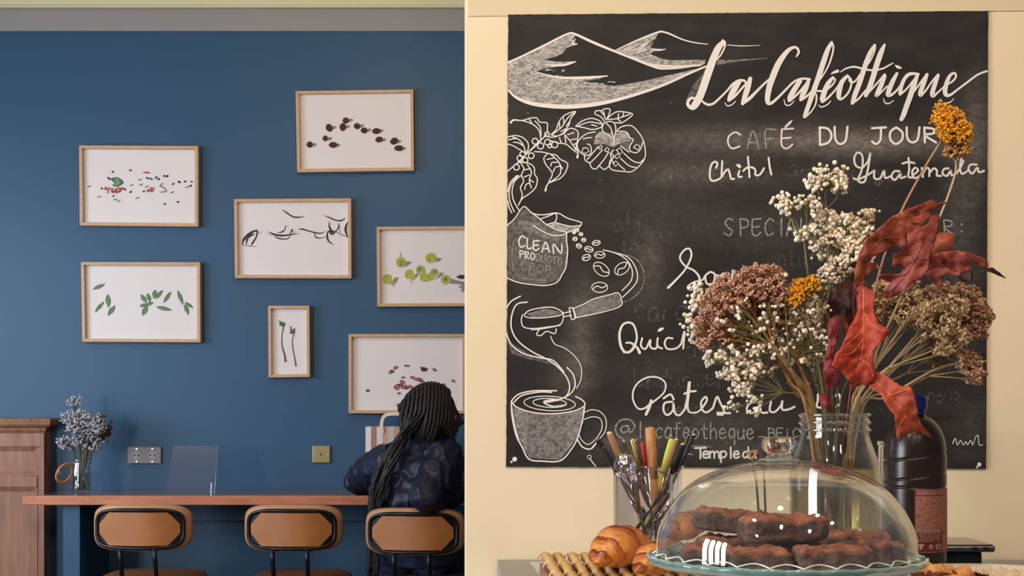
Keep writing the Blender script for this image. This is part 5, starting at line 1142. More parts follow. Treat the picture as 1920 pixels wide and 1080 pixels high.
def lump(name, label, cat, group, c, size, rz=0, ry=0, seed=0, mats=None, amp=.0035, topbump=.004, N=15, fr=42, rx=0):
    bm = bmesh.new(); bmesh.ops.create_cube(bm, size=1); bmesh.ops.subdivide_edges(bm, edges=bm.edges, cuts=N, use_grid_fill=True)
    for v in bm.verts:
        q = v.co*2; e = 8
        q = Vector((math.copysign(abs(q.x)**.94, q.x), math.copysign(abs(q.y)**.94, q.y), q.z)); l = (abs(q.x)**e+abs(q.y)**e+abs(q.z)**e)**(1/e)
        q = q/l; top = max(0, q.z)
        w_ = Vector((q.x*size[0]/2, q.y*size[1]/2, q.z*size[2]/2)); s_ = Vector((seed*3.1, seed*1.7, seed))
        d = Vector((noise.noise(w_*fr*1.2+s_), noise.noise(w_*fr*1.2+s_+Vector((9, 0, 0))), noise.noise(w_*fr+s_+Vector((0, 9, 0)))))*amp
        if q.z > .8: d.z += abs(noise.noise(w_*fr*2+s_))*topbump*1.5-.001
        if q.z < -.7: d.z = 0
        v.co = w_+d+Vector((noise.noise(w_*160+s_), noise.noise(w_*160-s_), noise.noise(w_*150+s_*2) if q.z > -.7 else 0))*.0022
    R = Matrix.Rotation(rz, 4, 'Z') @ Matrix.Rotation(ry, 4, 'Y') @ Matrix.Rotation(rx, 4, 'X')
    me = bpy.data.meshes.new(name)
    for f in bm.faces: f.smooth = True; f.material_index = 1 if (f.calc_center_median().z > size[2]*.40) else 0
    bm.to_mesh(me); bm.free()
    at = me.attributes.new('crust', 'FLOAT', 'POINT'); at.data.foreach_set('value', [min(1, max(0, (v.co.z/(size[2]/2)-.50+.55*noise.noise(v.co*70+Vector((seed, 0, 0))))/.3)) for v in me.vertices])
    if mats is None:
        for p_ in me.polygons: p_.material_index = 0
    for v in me.vertices: v.co = R @ v.co
    zmin = min(v.co.z for v in me.vertices)
    for v in me.vertices: v.co.z -= zmin
    me.update()
    for m_ in (mats or [m_brownie]): me.materials.append(m_)
    o = bpy.data.objects.new(name, me); C.objects.link(o); o.location = (c[0], c[1], c[2]); return tag(o, label, cat, group)
zp = ZR-.011
def br(label, px, Y, w_, d, h, z, rz=0, ry=0, seed=0): return lump('brownie', label, 'brownie', 'brownies under the glass dome', (P(px, 0, Y).x, Y, z), (w_, d, h), math.radians(rz), math.radians(ry), seed)
br('dark brownie at the far left of the dome, behind the reflections', 1328, 1.645, .055, .055, .027, zp, -12, 0, 1)
br('dark smooth-sided brownie in the bottom row left of the gap', 1424, 1.605, .068, .060, .027, zp, 2, 0, 2)
br('large rough-topped brownie at the front right of the dome', 1561, 1.60, .085, .065, .030, zp, -5, 0, 3)
br('wide flat brownie at the back right, with a straight lighter top', 1598, 1.735, .086, .042, .036, zp, 3, 0, 4)
br('small brownie at the right edge inside the dome', 1650, 1.668, .036, .055, .030, zp, 20, 0, 5)
br('brownie at the back left under the tilted upper one', 1375, 1.745, .085, .06, .029, zp, 5, 0, 6)
br('brownie in the middle of the plate under the top slab', 1492, 1.69, .07, .055, .029, zp, 0, 0, 7)
br('long top brownie in the centre of the stack', 1468, 1.655, .096, .052, .029, zp+.0305, 4, -2, 8)
br('uppermost left brownie, rounded and sloping down to the right', 1378, 1.75, .098, .045, .027, zp+.0305, -6, 5, 9)

# ------------------------------------------------------------------ cutlery holder
HYd = 2.5; hc = P(1214, 0, HYd); hk = HYd/F
m_hold = glassy('holder_acrylic', (.90, .90, .93), .04, .10, 2.4, .85)
hold = thing('cutlery_holder', (hc.x, HYd, CT), 'clear fluted acrylic holder full of cutlery', 'cutlery holder')
def hf(r, z, a, i):
    q = max(abs(math.cos(a+.35)), abs(math.sin(a+.35))); rr_ = r*(.86+.2*(1/q-1))*(1+.035*math.cos(12*a)); 
    return rr_, z+(.007*math.cos(4*a+.6)-.003 if z > 1.15 else 0)
zt = zb(877, HYd)
MB().lathe((hc.x, HYd, 0), [(0, CT+.002), (.060, CT+.002), (.0635, CT+.012), (.0650, CT+.10), (.0665, zt-.01), (.0700, zt-.002), (.0695, zt), (.0655, zt-.004), (.0625, zt-.02), (.0615, CT+.10), (.060, CT+.015), (0, CT+.008)], 96, hf).build('holder_body', m_hold, hold, smooth=True)
edge = []
for i in range(97):
    a = 2*PI*i/96; r_, z_ = hf(.0698, zt, a, 0); edge.append((hc.x+r_*math.cos(a), HYd+r_*math.sin(a), z_))
MB().tube(edge, .0009, 6, cap=False).build('rim', glassy('rim_acrylic', (.7, .7, .75), .05, .35, 1.5, .9), hold, smooth=True)
m_cut = mat('stainless_steel', lin((176, 168, 160)), .18, metal=1); m_cutd = mat('dark_steel', lin((84, 80, 80)), .3, metal=.7)
m_bspoon = mat('beech_wood', lin((214, 154, 96)), .5, col2=lin((196, 134, 80)), noise_amt=.2, nscale=30, stretch=(6, 6, 1)); m_red = mat('red_plastic', lin((176, 26, 28)), .35)
m_lime = mat('lime_plastic', lin((220, 222, 90)), .35); m_gold = mat('gold_metal', lin((206, 186, 110)), .25, metal=.9); m_creamp = mat('cream_plastic', lin((228, 214, 186)), .4); m_tanw = mat('tan_handle', lin((176, 134, 92)), .4)
def utensil(name, label, x1, y1, x2, y2, wpx, m, Y1=2.49, Y2=2.5, flat=.45, head=None, tip=None, ext=1.9):
    a = P(x1, y1, Y1); b = P(x2, y2, Y2); d = (b-a).normalized(); zfloor = CT+.012
    # carry the handle on down into the holder, staying inside it
    L = min((b.z-zfloor)/max(-d.z, .2), (b-a).length*ext); e = b+d*L
    e.x = max(hc.x-.045, min(hc.x+.045, e.x)); e.y = max(HYd-.04, min(HYd+.04, e.y))
    t = thing(name, e, label, 'cutlery' if name != 'spatula' else 'spatula', 'cutlery standing in the clear holder'); w_ = wpx*hk/2
    mb = MB(); pts = [a, a.lerp(b, .04), a.lerp(b, .5), b]; mb.tube(pts, [w_*.8, w_, w_, w_*.8], 10, sq=flat, up=(0, 1, 0)); mb.build('handle', m, t, smooth=True)
    mb = MB()
    if head == 'fork' or head == 'spoon' or head == 'knife':
        n1 = b.lerp(e, .6)
        mb.tube([b, n1, n1.lerp(e, .15)], [w_*.7, w_*.35, w_*.5], 8, sq=.4, up=(0, 1, 0))
        if head == 'spoon': mb.ball(n1.lerp(e, .6), (e-n1).length*.45, 2, (.45, .12, 1), (e-n1).to_track_quat('Z', 'Y').to_matrix())
        elif head == 'knife': mb.tube([n1, n1.lerp(e, .5), e], [w_*.9, w_*1.1, w_*.2], 6, sq=.15, up=(0, 1, 0))
        else:
            s_ = Vector((1, 0, 0)); mb.tube([n1.lerp(e, .1), n1.lerp(e, .35)], [w_*.6, w_*1.5], 8, sq=.2, up=(0, 1, 0))
            for k in (-1.5, -.5, .5, 1.5): mb.tube([n1.lerp(e, .33)+s_*k*w_*.75, e+s_*k*w_*.8], w_*.22, 5)
        mb.build('head', m_cut, t, smooth=True)
    else:
        mb.tube([b, b.lerp(e, .5), e], [w_*.8, w_*.7, w_*.9], 8, sq=flat, up=(0, 1, 0)); mb.build('shaft', m if m not in (m_red,) else m_cut, t, smooth=True)
    if tip:
        MB().ball(a, w_*.9, 2, (1, flat+.1, .5)).build('handle_end', tip, t, smooth=True)
    return t
utensil('knife', 'dark steel knife, leftmost handle leaning left out of the holder', 1120, 824, 1158, 884, 11, m_cutd, tip=m_cut, head='knife', Y1=2.47)
utensil('knife', 'lower dark grey knife just in front of the leftmost handle', 1131, 838, 1156, 885, 8, m_cutd, head='knife', Y1=2.455, Y2=2.47)
utensil('spoon', 'tan coloured handle leaning left out of the holder', 1143, 812, 1170, 880, 13, m_tanw, tip=m_creamp, head='spoon')
utensil('fork', 'thin steel fork handle between the tan handle and the crinkled plastic', 1156, 832, 1172, 882, 6, m_cut, head='fork', Y1=2.51)
utensil('spoon', 'round-ended steel spoon handle left of the gold one', 1169, 826, 1200, 895, 11, m_cut, head='spoon', Y1=2.5, tip=m_cut)
utensil('spoon', 'gold coloured spoon handle in the holder', 1185, 822, 1203, 890, 9, m_gold, head='spoon', Y1=2.52, Y2=2.51)
utensil('fork', 'round-ended silver fork handle right of the gold one', 1194, 824, 1209, 893, 9, m_cut, head='fork', Y1=2.48, tip=m_cut)
utensil('knife', 'red plastic handled knife beside the wooden spoon', 1205, 828, 1212, 888, 9, m_red, Y1=2.54, Y2=2.53, head='knife')
utensil('wooden_spoon', 'thick round beech spoon handle, tallest in the holder', 1218.5, 801, 1226, 898, 20, m_bspoon, flat=.95, Y1=2.5)
utensil('spoon', 'lime yellow plastic handle in the holder', 1260, 823, 1241, 888, 12, m_lime, Y1=2.5)
utensil('knife', 'steel knife with a cream end just right of the lime handle', 1268, 824, 1246, 895, 9, m_tanw, tip=m_creamp, head='knife', Y1=2.48)
utensil('knife', 'dark steel knife leaning right, between cream-tipped handles', 1280, 833, 1259, 885, 10, m_cutd, tip=m_creamp, head='knife', Y1=2.5)
utensil('fork', 'dark fork handle leaning right out of the holder', 1291, 816, 1265, 884, 7, m_cutd, tip=m_creamp, head='fork', Y1=2.52)
utensil('spoon', 'rightmost steel handle with a cream end in the holder', 1301, 815, 1270, 886, 8, m_cutd, tip=m_creamp, head='spoon', Y1=2.49)
rs_ = random.Random(8)
for i, (xa_, ya_, xb2, yb2) in enumerate(((1268, 905, 1188, 1000), (1264, 925, 1200, 1005), (1262, 950, 1208, 1010), (1200, 900, 1236, 1005), (1190, 915, 1210, 1005))):
    a, b = P(xa_, ya_, 2.47), P(xb2, yb2, 2.49); a.x = min(a.x, hc.x+.034); t = thing('fork', b, ('steel fork lying across the holder, upper of the slanting ones', 'steel fork lying across the holder, second slanting one from the top', 'steel fork lying across the holder, lowest slanting one', 'teaspoon standing head up in the middle of the holder', 'upright steel teaspoon in the left half of the holder')[i], 'cutlery', 'cutlery standing in the clear holder')
    mb = MB(); w_ = .004; mb.tube([a, a.lerp(b, .3), a.lerp(b, .5), b], [w_*1.4, w_*1.2, w_*.5, w_*.9], 8, sq=.4, up=(0, 1, 0)); mb.build('handle', m_cut if i > 1 else m_cutd, t, smooth=True)
    mb = MB()
    if i < 3:
        for k in (-1.5, -.5, .5, 1.5): mb.tube([a+Vector((0, .001, k*.0015)), a+(a-b).normalized()*.012+Vector((0, 0, k*.0022))], .0008, 5)
    else: mb.ball(a, .017, 2, (.5, .18, .9))
    mb.build('head', m_cut, t, smooth=True)
# crinkled clear plastic cup stuck in the holder
bm = bmesh.new(); bmesh.ops.create_icosphere(bm, subdivisions=4, radius=.0185); me = bpy.data.meshes.new('plastic_cup')
for v in bm.verts: v.co += v.co.normalized()*(noise.noise(v.co*160)*.0022+noise.noise(v.co*60)*.003); v.co.z *= 1.15
for f in bm.faces: f.smooth = True
bm.to_mesh(me); bm.free(); me.materials.append(glassy('crinkled_plastic', (.85, .84, .88), .12, .22, 1.8, .9)); o = bpy.data.objects.new('plastic_wrap', me); C.objects.link(o); o.location = P(1172, 872, 2.44)
tag(o, 'crinkled clear plastic wrap sticking out at the left rim of the holder', 'plastic wrap')

# ------------------------------------------------------------------ tongs behind the dome, sticks behind the jar
m_wst = mat('pale_wood_sticks', lin((226, 206, 172)), .6)
tg = thing('serving_tongs', P(1416, 1040, 1.93), 'metal serving tongs whose pointed end rises behind the dome knob', 'tongs')
tg.location.z = CT; mb = MB(); q0 = [P(1402, 848, 1.93), P(1421, 846, 1.93), P(1409, 862, 1.93)]
mb.tube([q0[0], q0[1]], .0016, 6); mb.tube([q0[1], q0[2]], .0016, 6); mb.tube([q0[2], q0[0]], .0016, 6); mb.build('grip', m_tanw, tg)
mb = MB(); mb.tube([q0[1], P(1432, 870, 1.93), P(1440, 1083, 1.93)], .0016, 6); mb.tube([q0[2], P(1418, 900, 1.93), P(1432, 1083, 1.93)], .0016, 6); mb.build('arm', m_cut, tg)
for i, (xx, tp) in enumerate(((1650, 828), (1655, 832))):
    t = thing('wooden_stick', (P(xx-4, 0, 2.52).x, 2.52, CT), ('pale wooden stirring stick beside the big jar, left of the pair', 'pale wooden stirring stick beside the brown bottle, right of the pair')[i], 'stick')
    MB().tube([P(xx+1, tp, 2.52), P(xx-4, 1096, 2.52)], .0032, 8, sq=.5, up=(0, 1, 0)).build('stick', m_wst, t); MB().box(P(xx-4, tp+7, 2.52)-Vector((0, .004, 0)), P(xx+6, tp-1, 2.52)+Vector((0, .004, 0))).build('stick_end', m_wst, t, bevel=.001)

# ------------------------------------------------------------------ mason jar
JY = 2.2; jk = JY/F; jc = P(1565, 0, JY); jz = lambda y: ZC-(y-HY)*jk
mj = thing('mason_jar', (jc.x, JY, CT), 'large screw-neck glass jar of yellowish water holding the dried flowers', 'jar')
m_jar = glassy('jar_glass', (.955, .965, .95), .02, .08, 2.6, .85)
po = [(0, 1150), (74, 1150), (84, 1145), (86.5, 1130), (86.5, 910), (84, 880), (78, 858), (71, 838), (65, 822), (63.5, 812), (66, 808), (66.5, 804), (63.5, 801), (63.5, 797), (66.5, 794), (66.5, 790), (63.5, 787), (63, 783), (66, 781), (66.5, 776), (65, 774)]
pi_ = [(61, 774), (60, 782), (60, 812), (62, 824), (67.5, 840), (74.5, 860), (80.5, 882), (83, 910), (83, 1130), (78, 1143), (0, 1144)]
MB().lathe((jc.x, JY, 0), [(max(0, r*jk), max(CT+.001, jz(y))) for r, y in po+pi_], 64).build('glass_body', m_jar, mj, smooth=True)
for yy in (806, 792, 778):
    MB().lathe((jc.x, JY, 0), [(66*jk, jz(yy+2)), (68*jk, jz(yy)), (66*jk, jz(yy-2)), (65*jk, jz(yy))], 64, closed=True).build('screw_thread', glassy('thread_glass', (.9, .92, .9), .05, .3, 1.6, .9), mj, smooth=True)
MB().lathe((jc.x, JY, 0), [(0, CT+.012), (78*jk, CT+.012), (82.5*jk, CT+.03), (82.5*jk, jz(910)), (80*jk, jz(882)), (74*jk, jz(861)), (0, jz(860.5))], 64).build('water', glassy('murky_water', (.74, .66, .42), .03, .07, 3, .5), mj, smooth=True)

# ------------------------------------------------------------------ brown bottle
BYd = 2.4; bk_ = BYd/F; bc = P(1715.5, 0, BYd); bz = lambda y: ZC-(y-HY)*bk_
m_btl = mat('dark_brown_plastic', lin((46, 30, 26)), .28, spec=.6); m_cap = mat('blue_cap', lin((28, 48, 130)), .35)
bt = thing('syrup_bottle', (bc.x, BYd, CT), 'big dark brown plastic bottle with a blue cap and a brown label', 'bottle')
pr = spline([(18, 776), (19, 779), (30, 785), (42, 797), (51, 814), (56, 836), (57.5, 856)], 6)+[(57.5, 856+i*1.6) for i in range(1, 48)]+[(57.5, 940), (56.8, 1060), (56.5, 1105), (52, 1117), (0, 1118)]
def bf(r, z, a, i):
    if r > .04:
        for zz, sl in ((bz(856), .0075), (bz(893), .0075), (bz(912), 0)): r -= .0020*math.exp(-((z-(zz+sl*math.cos(a+.15)*1.0))/.0012)**2)
    return r, z
MB().lathe((bc.x, BYd, 0), [(r*bk_, max(CT+.001, bz(y))) for r, y in pr], 96, bf).build('bottle_body', m_btl, bt, smooth=True)
MB().lathe((bc.x, BYd, 0), [(0, bz(742)), (20*bk_, bz(742)), (22*bk_, bz(745)), (22.5*bk_, bz(767)), (21*bk_, bz(768)), (19*bk_, bz(768)), (19*bk_, bz(777)), (0, bz(777))], 40, lambda r, z, a, i: (r*(1+(.02*math.cos(40*a) if i in (2, 3) else 0)), z)).build('cap', m_cap, bt, smooth=False)
def onb(px, py, d=.0003):
    s_ = max(-.99, min(.985, (px-1715.5)/57.5)); a = math.asin(s_); r = 57.5*bk_*1.0+d
    return Vector((bc.x+r*math.sin(a), BYd-r*math.cos(a), bz(py)))
def patch(mb, x0, y0, x1, y1, d, n=10):
    vs = []
    for i in range(n+1):
        x = x0+(x1-x0)*i/n; vs += [onb(x, y0, d), onb(x, y1, d)]
    mb.add(vs, [(2*i, 2*i+1, 2*i+3, 2*i+2)[::-1] for i in range(n)])
m_lab = mat('brown_label', lin((112, 40, 36)), .5); m_lab2 = mat('label_panel', lin((158, 92, 74)), .5); m_lt = mat('label_print', lin((192, 152, 136)), .6)
mb = MB(); patch(mb, 1699, 914, 1771, 1031, .0004); lab = mb.build('label', m_lab, bt)
mb = MB(); patch(mb, 1701, 928, 1767, 992, .0007); patch(mb, 1701, 916, 1767, 925, .0007); patch(mb, 1752, 995, 1766, 1028, .0007); mb.build('nutrition_panel', m_lab2, lab)
mb = MB(); rl = random.Random(4)
for row in range(34):
    y = 917+row*3.05
    if 925 < y < 929: continue
    x = 1702+(row % 2); end = 1740 if y < 990 else 1749
    while x < end-2:
        l = rl.uniform(2.5, 8)
        if rl.random() < .86: patch(mb, x, y, min(x+l, end), y+1.25, .001, 3)
        x += l+rl.uniform(.8, 1.6)
    if 929 < y < 990:
        x = 1744
        while x < 1764:
            l = rl.uniform(2, 5); 
            if rl.random() < .6: patch(mb, x, y, x+l, y+1.2, .001, 2)
            x += l+1.5
    if y > 1008: break
for x in (1701, 1741.5, 1766): patch(mb, x, 928, x+.6, 992, .001, 2)
for y in (914.5, 927, 992, 1029.6): patch(mb, 1700, y, 1768, y+.7, .001, 8)
for k in range(3): patch(mb, 1754, 998+k*5, 1762, 999+k*5, .001, 2)
for cx, r0 in ((1729, 4.2), (1744, 6.2)):
    for i in range(20):
        a0, a1 = 2*PI*i/20, 2*PI*(i+1)/20
        if cx == 1744 and i in (4, 5, 14, 15): continue
        ri = r0*.62; mb.add([onb(cx+r0*math.cos(a0), 1020+r0*math.sin(a0), .001), onb(cx+r0*math.cos(a1), 1020+r0*math.sin(a1), .001), onb(cx+ri*math.cos(a1), 1020+ri*math.sin(a1), .001), onb(cx+ri*math.cos(a0), 1020+ri*math.sin(a0), .001)], [(0, 1, 2, 3)])
    patch(mb, cx-1.2, 1017, cx+.6, 1023, .001, 2)
mb.add([onb(1706, 1015, .001), onb(1716, 1015, .001), onb(1712, 1025, .001), onb(1708, 1025, .001)], [(0, 1, 2, 3)])
mb.build('label_print', m_lt, lab)

# ------------------------------------------------------------------ card terminal
m_blackg = mat('black_gloss', lin((20, 18, 20)), .12, spec=.6); m_blackm = mat('black_matt', lin((12, 11, 12)), .5); m_edgeg = mat('grey_edge', lin((90, 88, 90)), .25, metal=.8)
pt = thing('tablet_computer', (.76, 2.66, CT), 'black tablet lying flat on a black stand behind the bottle', 'tablet')
zt2 = 1.27-254*2.58/2700-.0; xr2 = P(1860, 0, 2.60).x
MB().box((.60, 2.58, zt2-.013), (xr2, 2.74, zt2-.001)).build('case', m_edgeg, pt, bevel=.004); MB().box((.604, 2.584, zt2-.0012), (xr2-.004, 2.736, zt2+.0004)).build('screen', m_blackg, pt)
MB().box((.62, 2.60, CT+.001), (P(1842, 0, 2.6).x, 2.72, zt2-.0135)).build('stand', m_blackm, pt, bevel=.004)
for xx in (.845, .825): MB().box((xx, 2.5785, zt2-.010), (xx+.009, 2.580, zt2-.004)).build('port', m_blackm, pt)

# ------------------------------------------------------------------ white cake plate with pastries
m_porc = mat('white_porcelain', lin((232, 222, 208)), .15, coat=.4)
wc = P(1866, 0, 1.9); hz = 1.27-.2184
ws = thing('white_plate', (wc.x, 1.9, CT), 'white footed porcelain plate of pastries at the right edge', 'plate')
MB().lathe((wc.x, 1.9, 0), [(0, CT+.001), (.055, CT+.001), (.057, CT+.006), (.02, CT+.025), (.02, hz-.035), (.06, hz-.022), (.13, hz-.006), (.142, hz-.001), (.143, hz), (.140, hz+.0005), (.12, hz-.006), (.09, hz-.012), (0, hz-.013)], 72).build('plate_body', m_porc, ws, smooth=True)
m_flk = mat('flaky_pastry', lin((226, 168, 96)), .5, col2=lin((170, 98, 50)), noise_amt=.15, nscale=45, bump=.5); m_dark = mat('dark_chocolate_crust', lin((60, 28, 20)), .6, col2=lin((36, 18, 14)), noise_amt=.2, nscale=60, bump=.5); m_crm = mat('cream_filling', lin((214, 194, 164)), .6)
m_brn = mat('cinnamon_crust', lin((140, 66, 44)), .7, col2=lin((92, 42, 28)), noise_amt=.2, nscale=50, bump=.6)
def past(label, px, py, Y, w_, d, h, mats, rz=0, seed=0):
    c = P(px, py, Y); lump('pastry', label, 'pastry', 'pastries on the white plate', (c.x, Y, max(hz-.011, c.z)), (w_, d, h), math.radians(rz), 0, seed, mats, amp=.006, topbump=.008)
past('flaky golden pastry at the left edge of the white plate', 1750, 1098, 1.81, .046, .05, .022, [m_brn, m_flk], 10, 21)
past('second golden pastry on the white plate, right of the first', 1795, 1104, 1.80, .040, .05, .017, [m_brn, m_flk], -12, 22)
past('cream topped dark tart slice on the white plate', 1868, 1100, 1.80, .040, .06, .018, [m_dark, m_crm], 5, 23)
past('dark crusted tart at the right edge of the photo', 1930, 1102, 1.80, .045, .06, .015, [m_dark, m_crm], -8, 24)
# ------------------------------------------------------------------ dried flowers in the mason jar
m_bud = mat('cream_bud', lin((252, 240, 222)), .8, col2=lin((236, 216, 190)), noise_amt=.2, nscale=120)
m_bud2 = mat('tan_bud', lin((234, 214, 184)), .85, col2=lin((186, 158, 122)), noise_amt=.2, nscale=140)
m_pink = mat('sedum_pink_brown', lin((222, 176, 150)), .9, col2=lin((146, 98, 80)), noise_amt=.1, nscale=170)
m_olive = mat('dried_olive_brown', lin((180, 150, 108)), .9, col2=lin((124, 98, 66)), noise_amt=.15, nscale=140)
m_yel = mat('yarrow_yellow', lin((240, 180, 40)), .8, col2=lin((214, 140, 24)), noise_amt=.15, nscale=160)
m_ytan = mat('yarrow_tan', lin((196, 150, 84)), .85, col2=lin((150, 106, 56)), noise_amt=.15, nscale=160)
m_tanh = mat('dried_yarrow_tan', lin((232, 204, 160)), .9, col2=lin((172, 134, 94)), noise_amt=.12, nscale=110)
m_brnh = mat('dried_yarrow_brown', lin((206, 164, 130)), .9, col2=lin((134, 94, 70)), noise_amt=.12, nscale=110)
m_stt = mat('straw_stem', lin((192, 148, 98)), .6, col2=lin((150, 108, 66)), noise_amt=.2, nscale=40)
m_stb = mat('beige_stem', lin((186, 164, 126)), .6); m_stg = mat('green_grey_stem', lin((122, 118, 78)), .6); m_stp = mat('pinkish_stem', lin((170, 128, 104)), .6)
m_str = mat('red_stem', lin((96, 40, 36)), .5)
rf = random.Random(21); GR = 'dried flowers in the big jar'
nb = [0]
def base(dx=None):
    nb[0] += 1; a = nb[0]*2.4; r = 6+38*((nb[0]*.37) % 1)
    return Vector((jc.x+r*jk*math.cos(a), JY+r*jk*math.sin(a), CT+.014))
def gyp(label, node, ells, n, r, via, mb_=m_bud, ms=m_stg, **k):
    k.setdefault('clump', 3); k.setdefault('sub', 2)
    return sprig('gypsophila_sprig', label, 'flower', GR, base(), (node[0], node[1], node[2]), node[2], ells, n, r, mb_, ms, rf, via=via, **k)
gyp('topmost white gypsophila cluster above the big jar', (1550, 392, 2.2), [(1552, 334, 40, 25, 0), (1530, 345, 20, 14, 0), (1575, 350, 20, 12, 0)], 130, .0030, [(1549, 778, 2.2), (1553, 560, 2.2)], clump=2, dY=.02)
gyp('white gypsophila cluster at the upper left of the bouquet', (1508, 455, 2.19), [(1466, 380, 19, 17, 0), (1482, 386, 18, 14, 0), (1512, 376, 20, 12, 0), (1527, 396, 10, 16, 0), (1505, 434, 22, 10, 0), (1496, 448, 8, 8, 0)], 140, .0030, [(1545, 780, 2.19), (1520, 560, 2.19)], clump=2, dY=.02)
gyp('broad dense white gypsophila bunch left of the red maple leaves', (1560, 610, 2.23), [(1548, 410, 30, 16, 0), (1545, 440, 46, 20, 0), (1590, 425, 40, 26, 0), (1625, 400, 14, 10, 0), (1575, 470, 48, 34, 0), (1610, 470, 34, 40, 0), (1565, 505, 30, 24, 0)], 800, .0029, [(1560, 780, 2.22)], dY=.045)
gyp('smaller cream gypsophila bunch behind the dense white one', (1570, 640, 2.26), [(1585, 450, 45, 50, 0), (1600, 500, 36, 40, 0), (1620, 440, 22, 40, 0)], 560, .0026, [(1568, 780, 2.23)], mb_=m_bud2, dY=.03)
gyp('white gypsophila at the far left edge of the bouquet', (1400, 680, 2.2), [(1310, 565, 18, 20, 0), (1302, 545, 12, 10, 0), (1340, 550, 14, 8, 0), (1332, 575, 12, 10, 0), (1293, 605, 10, 22, 0), (1308, 625, 10, 24, 0), (1370, 540, 12, 5, 0)], 170, .0030, [(1530, 782, 2.21)], clump=2, dY=.02)
gyp('white gypsophila hanging down at the lower left of the bouquet', (1470, 735, 2.17), [(1335, 668, 14, 12, 0), (1362, 668, 30, 18, 0), (1395, 690, 34, 24, 0), (1430, 690, 30, 16, 0), (1392, 722, 24, 22, 0), (1380, 700, 20, 20, 0), (1412, 742, 14, 14, 0), (1372, 762, 14, 8, 0), (1412, 770, 14, 7, 0), (1425, 660, 40, 14, 0), (1350, 700, 10, 10, 0)], 480, .0028, [(1525, 784, 2.19)], clump=2, dY=.04)
gyp('small tan-white gypsophila in the middle of the bouquet', (1540, 730, 2.24), [(1500, 600, 40, 60, 0), (1530, 640, 30, 50, 0), (1480, 650, 30, 30, 0), (1545, 560, 25, 45, 0), (1460, 610, 30, 40, 0)], 520, .0025, [(1550, 784, 2.22)], mb_=m_bud2, dY=.04)
gyp('fine sparse gypsophila below the small yellow yarrow', (1530, 720, 2.17), [(1500, 640, 60, 40, 0), (1520, 580, 40, 20, 0), (1545, 525, 12, 20, 0)], 150, .0026, [(1545, 784, 2.19)], clump=2, dY=.03)
gyp('small white buds beside the pink-brown sedum crest', (1480, 690, 2.14), [(1400, 600, 60, 30, 0), (1440, 560, 30, 20, 0), (1468, 512, 6, 8, 0), (1390, 570, 20, 20, 0)], 60, .0028, [(1530, 784, 2.17)], clump=2, dY=.02)
def head(name, label, node, ells, n, r, via, mb_, ms, **k):
    k.setdefault('stem_r', .0022); k.setdefault('clump', 6); k.setdefault('sub', 0); k.setdefault('dY', .03); k.setdefault('tr', .0008)
    return sprig(name, label, 'flower', GR, base(), node, node[2], ells, n, r, mb_, ms, rf, via=via, **k)
head('sedum_head', 'large crested pink-brown dried sedum head on the left of the bouquet', (1450, 650, 2.16), [(1325, 615, 24, 40, 10), (1345, 570, 30, 34, 0), (1375, 545, 38, 34, 0), (1410, 525, 42, 28, -15), (1445, 518, 30, 20, 0), (1440, 545, 36, 26, 0), (1400, 560, 40, 20, 0), (1352, 610, 22, 30, 0), (1462, 550, 20, 20, 0)], 5200, .0018, [(1523, 780, 2.19), (1500, 722, 2.18)], m_pink, m_stt, stem_r=.0042, clump=8, dY=.028)
head('sedum_head', 'greenish brown dried head below the crested pink-brown one', (1470, 690, 2.19), [(1405, 625, 40, 26, 0), (1440, 600, 40, 26, 0), (1380, 640, 16, 18, 0), (1455, 575, 26, 20, 0)], 1700, .0022, [(1515, 782, 2.2), (1495, 740, 2.2)], m_olive, m_stt, stem_r=.0030, clump=8)
head('yarrow_head', 'small bright yellow yarrow head left of the red leaves', (1513, 600, 2.15), [(1492, 555, 16, 15, 0), (1505, 542, 20, 18, 0), (1522, 532, 12, 14, 0), (1490, 562, 12, 12, 0)], 1300, .0017, [(1548, 780, 2.18)], m_yel, m_stg, clump=5, dY=.011, stem_r=.0016)
head('yarrow_head', 'tall yellow yarrow flower, the highest of the bouquet', (1766, 262, 2.14), [(1768, 212, 20, 18, 0), (1785, 225, 26, 22, 20), (1803, 245, 17, 22, 0), (1780, 245, 20, 16, 0), (1813, 262, 7, 16, 0), (1762, 228, 12, 14, 0), (1775, 258, 12, 7, 0)], 1900, .0018, [(1590, 780, 2.2), (1640, 545, 2.15), (1680, 420, 2.14), (1722, 335, 2.14)], m_yel, m_stp, clump=5, dY=.013, stem_r=.0018)
head('yarrow_head', 'small tan yarrow just under the tall yellow one', (1792, 302, 2.15), [(1793, 275, 18, 12, 0), (1808, 285, 10, 7, 0), (1780, 285, 9, 12, 0), (1793, 292, 12, 7, 0)], 200, .0024, [(1600, 782, 2.21), (1735, 460, 2.16), (1765, 400, 2.15), (1790, 330, 2.15)], m_ytan, m_stb, sub=1, clump=4, dY=.012, stem_r=.0018)
rt = dict(dY=.04, clump=7, tr=.0009)
head('dried_yarrow', 'tan dried yarrow behind the red leaf, nearest the centre', (1640, 690, 2.25), [(1665, 555, 34, 30, 0), (1700, 575, 40, 26, 0), (1640, 575, 22, 24, 0), (1690, 540, 40, 18, 0), (1715, 595, 26, 14, 0)], 2100, .0022, [(1590, 782, 2.22)], m_tanh, m_stb, stem_r=.0026, **rt)
head('dried_yarrow', 'broad tan dried yarrow head in the middle right of the bouquet', (1665, 690, 2.2), [(1755, 610, 40, 26, 0), (1775, 580, 40, 24, 0), (1745, 590, 40, 20, 0), (1790, 630, 30, 22, 0), (1780, 655, 28, 14, 0)], 2100, .0022, [(1595, 784, 2.2)], m_tanh, m_stb, stem_r=.0028, **rt)
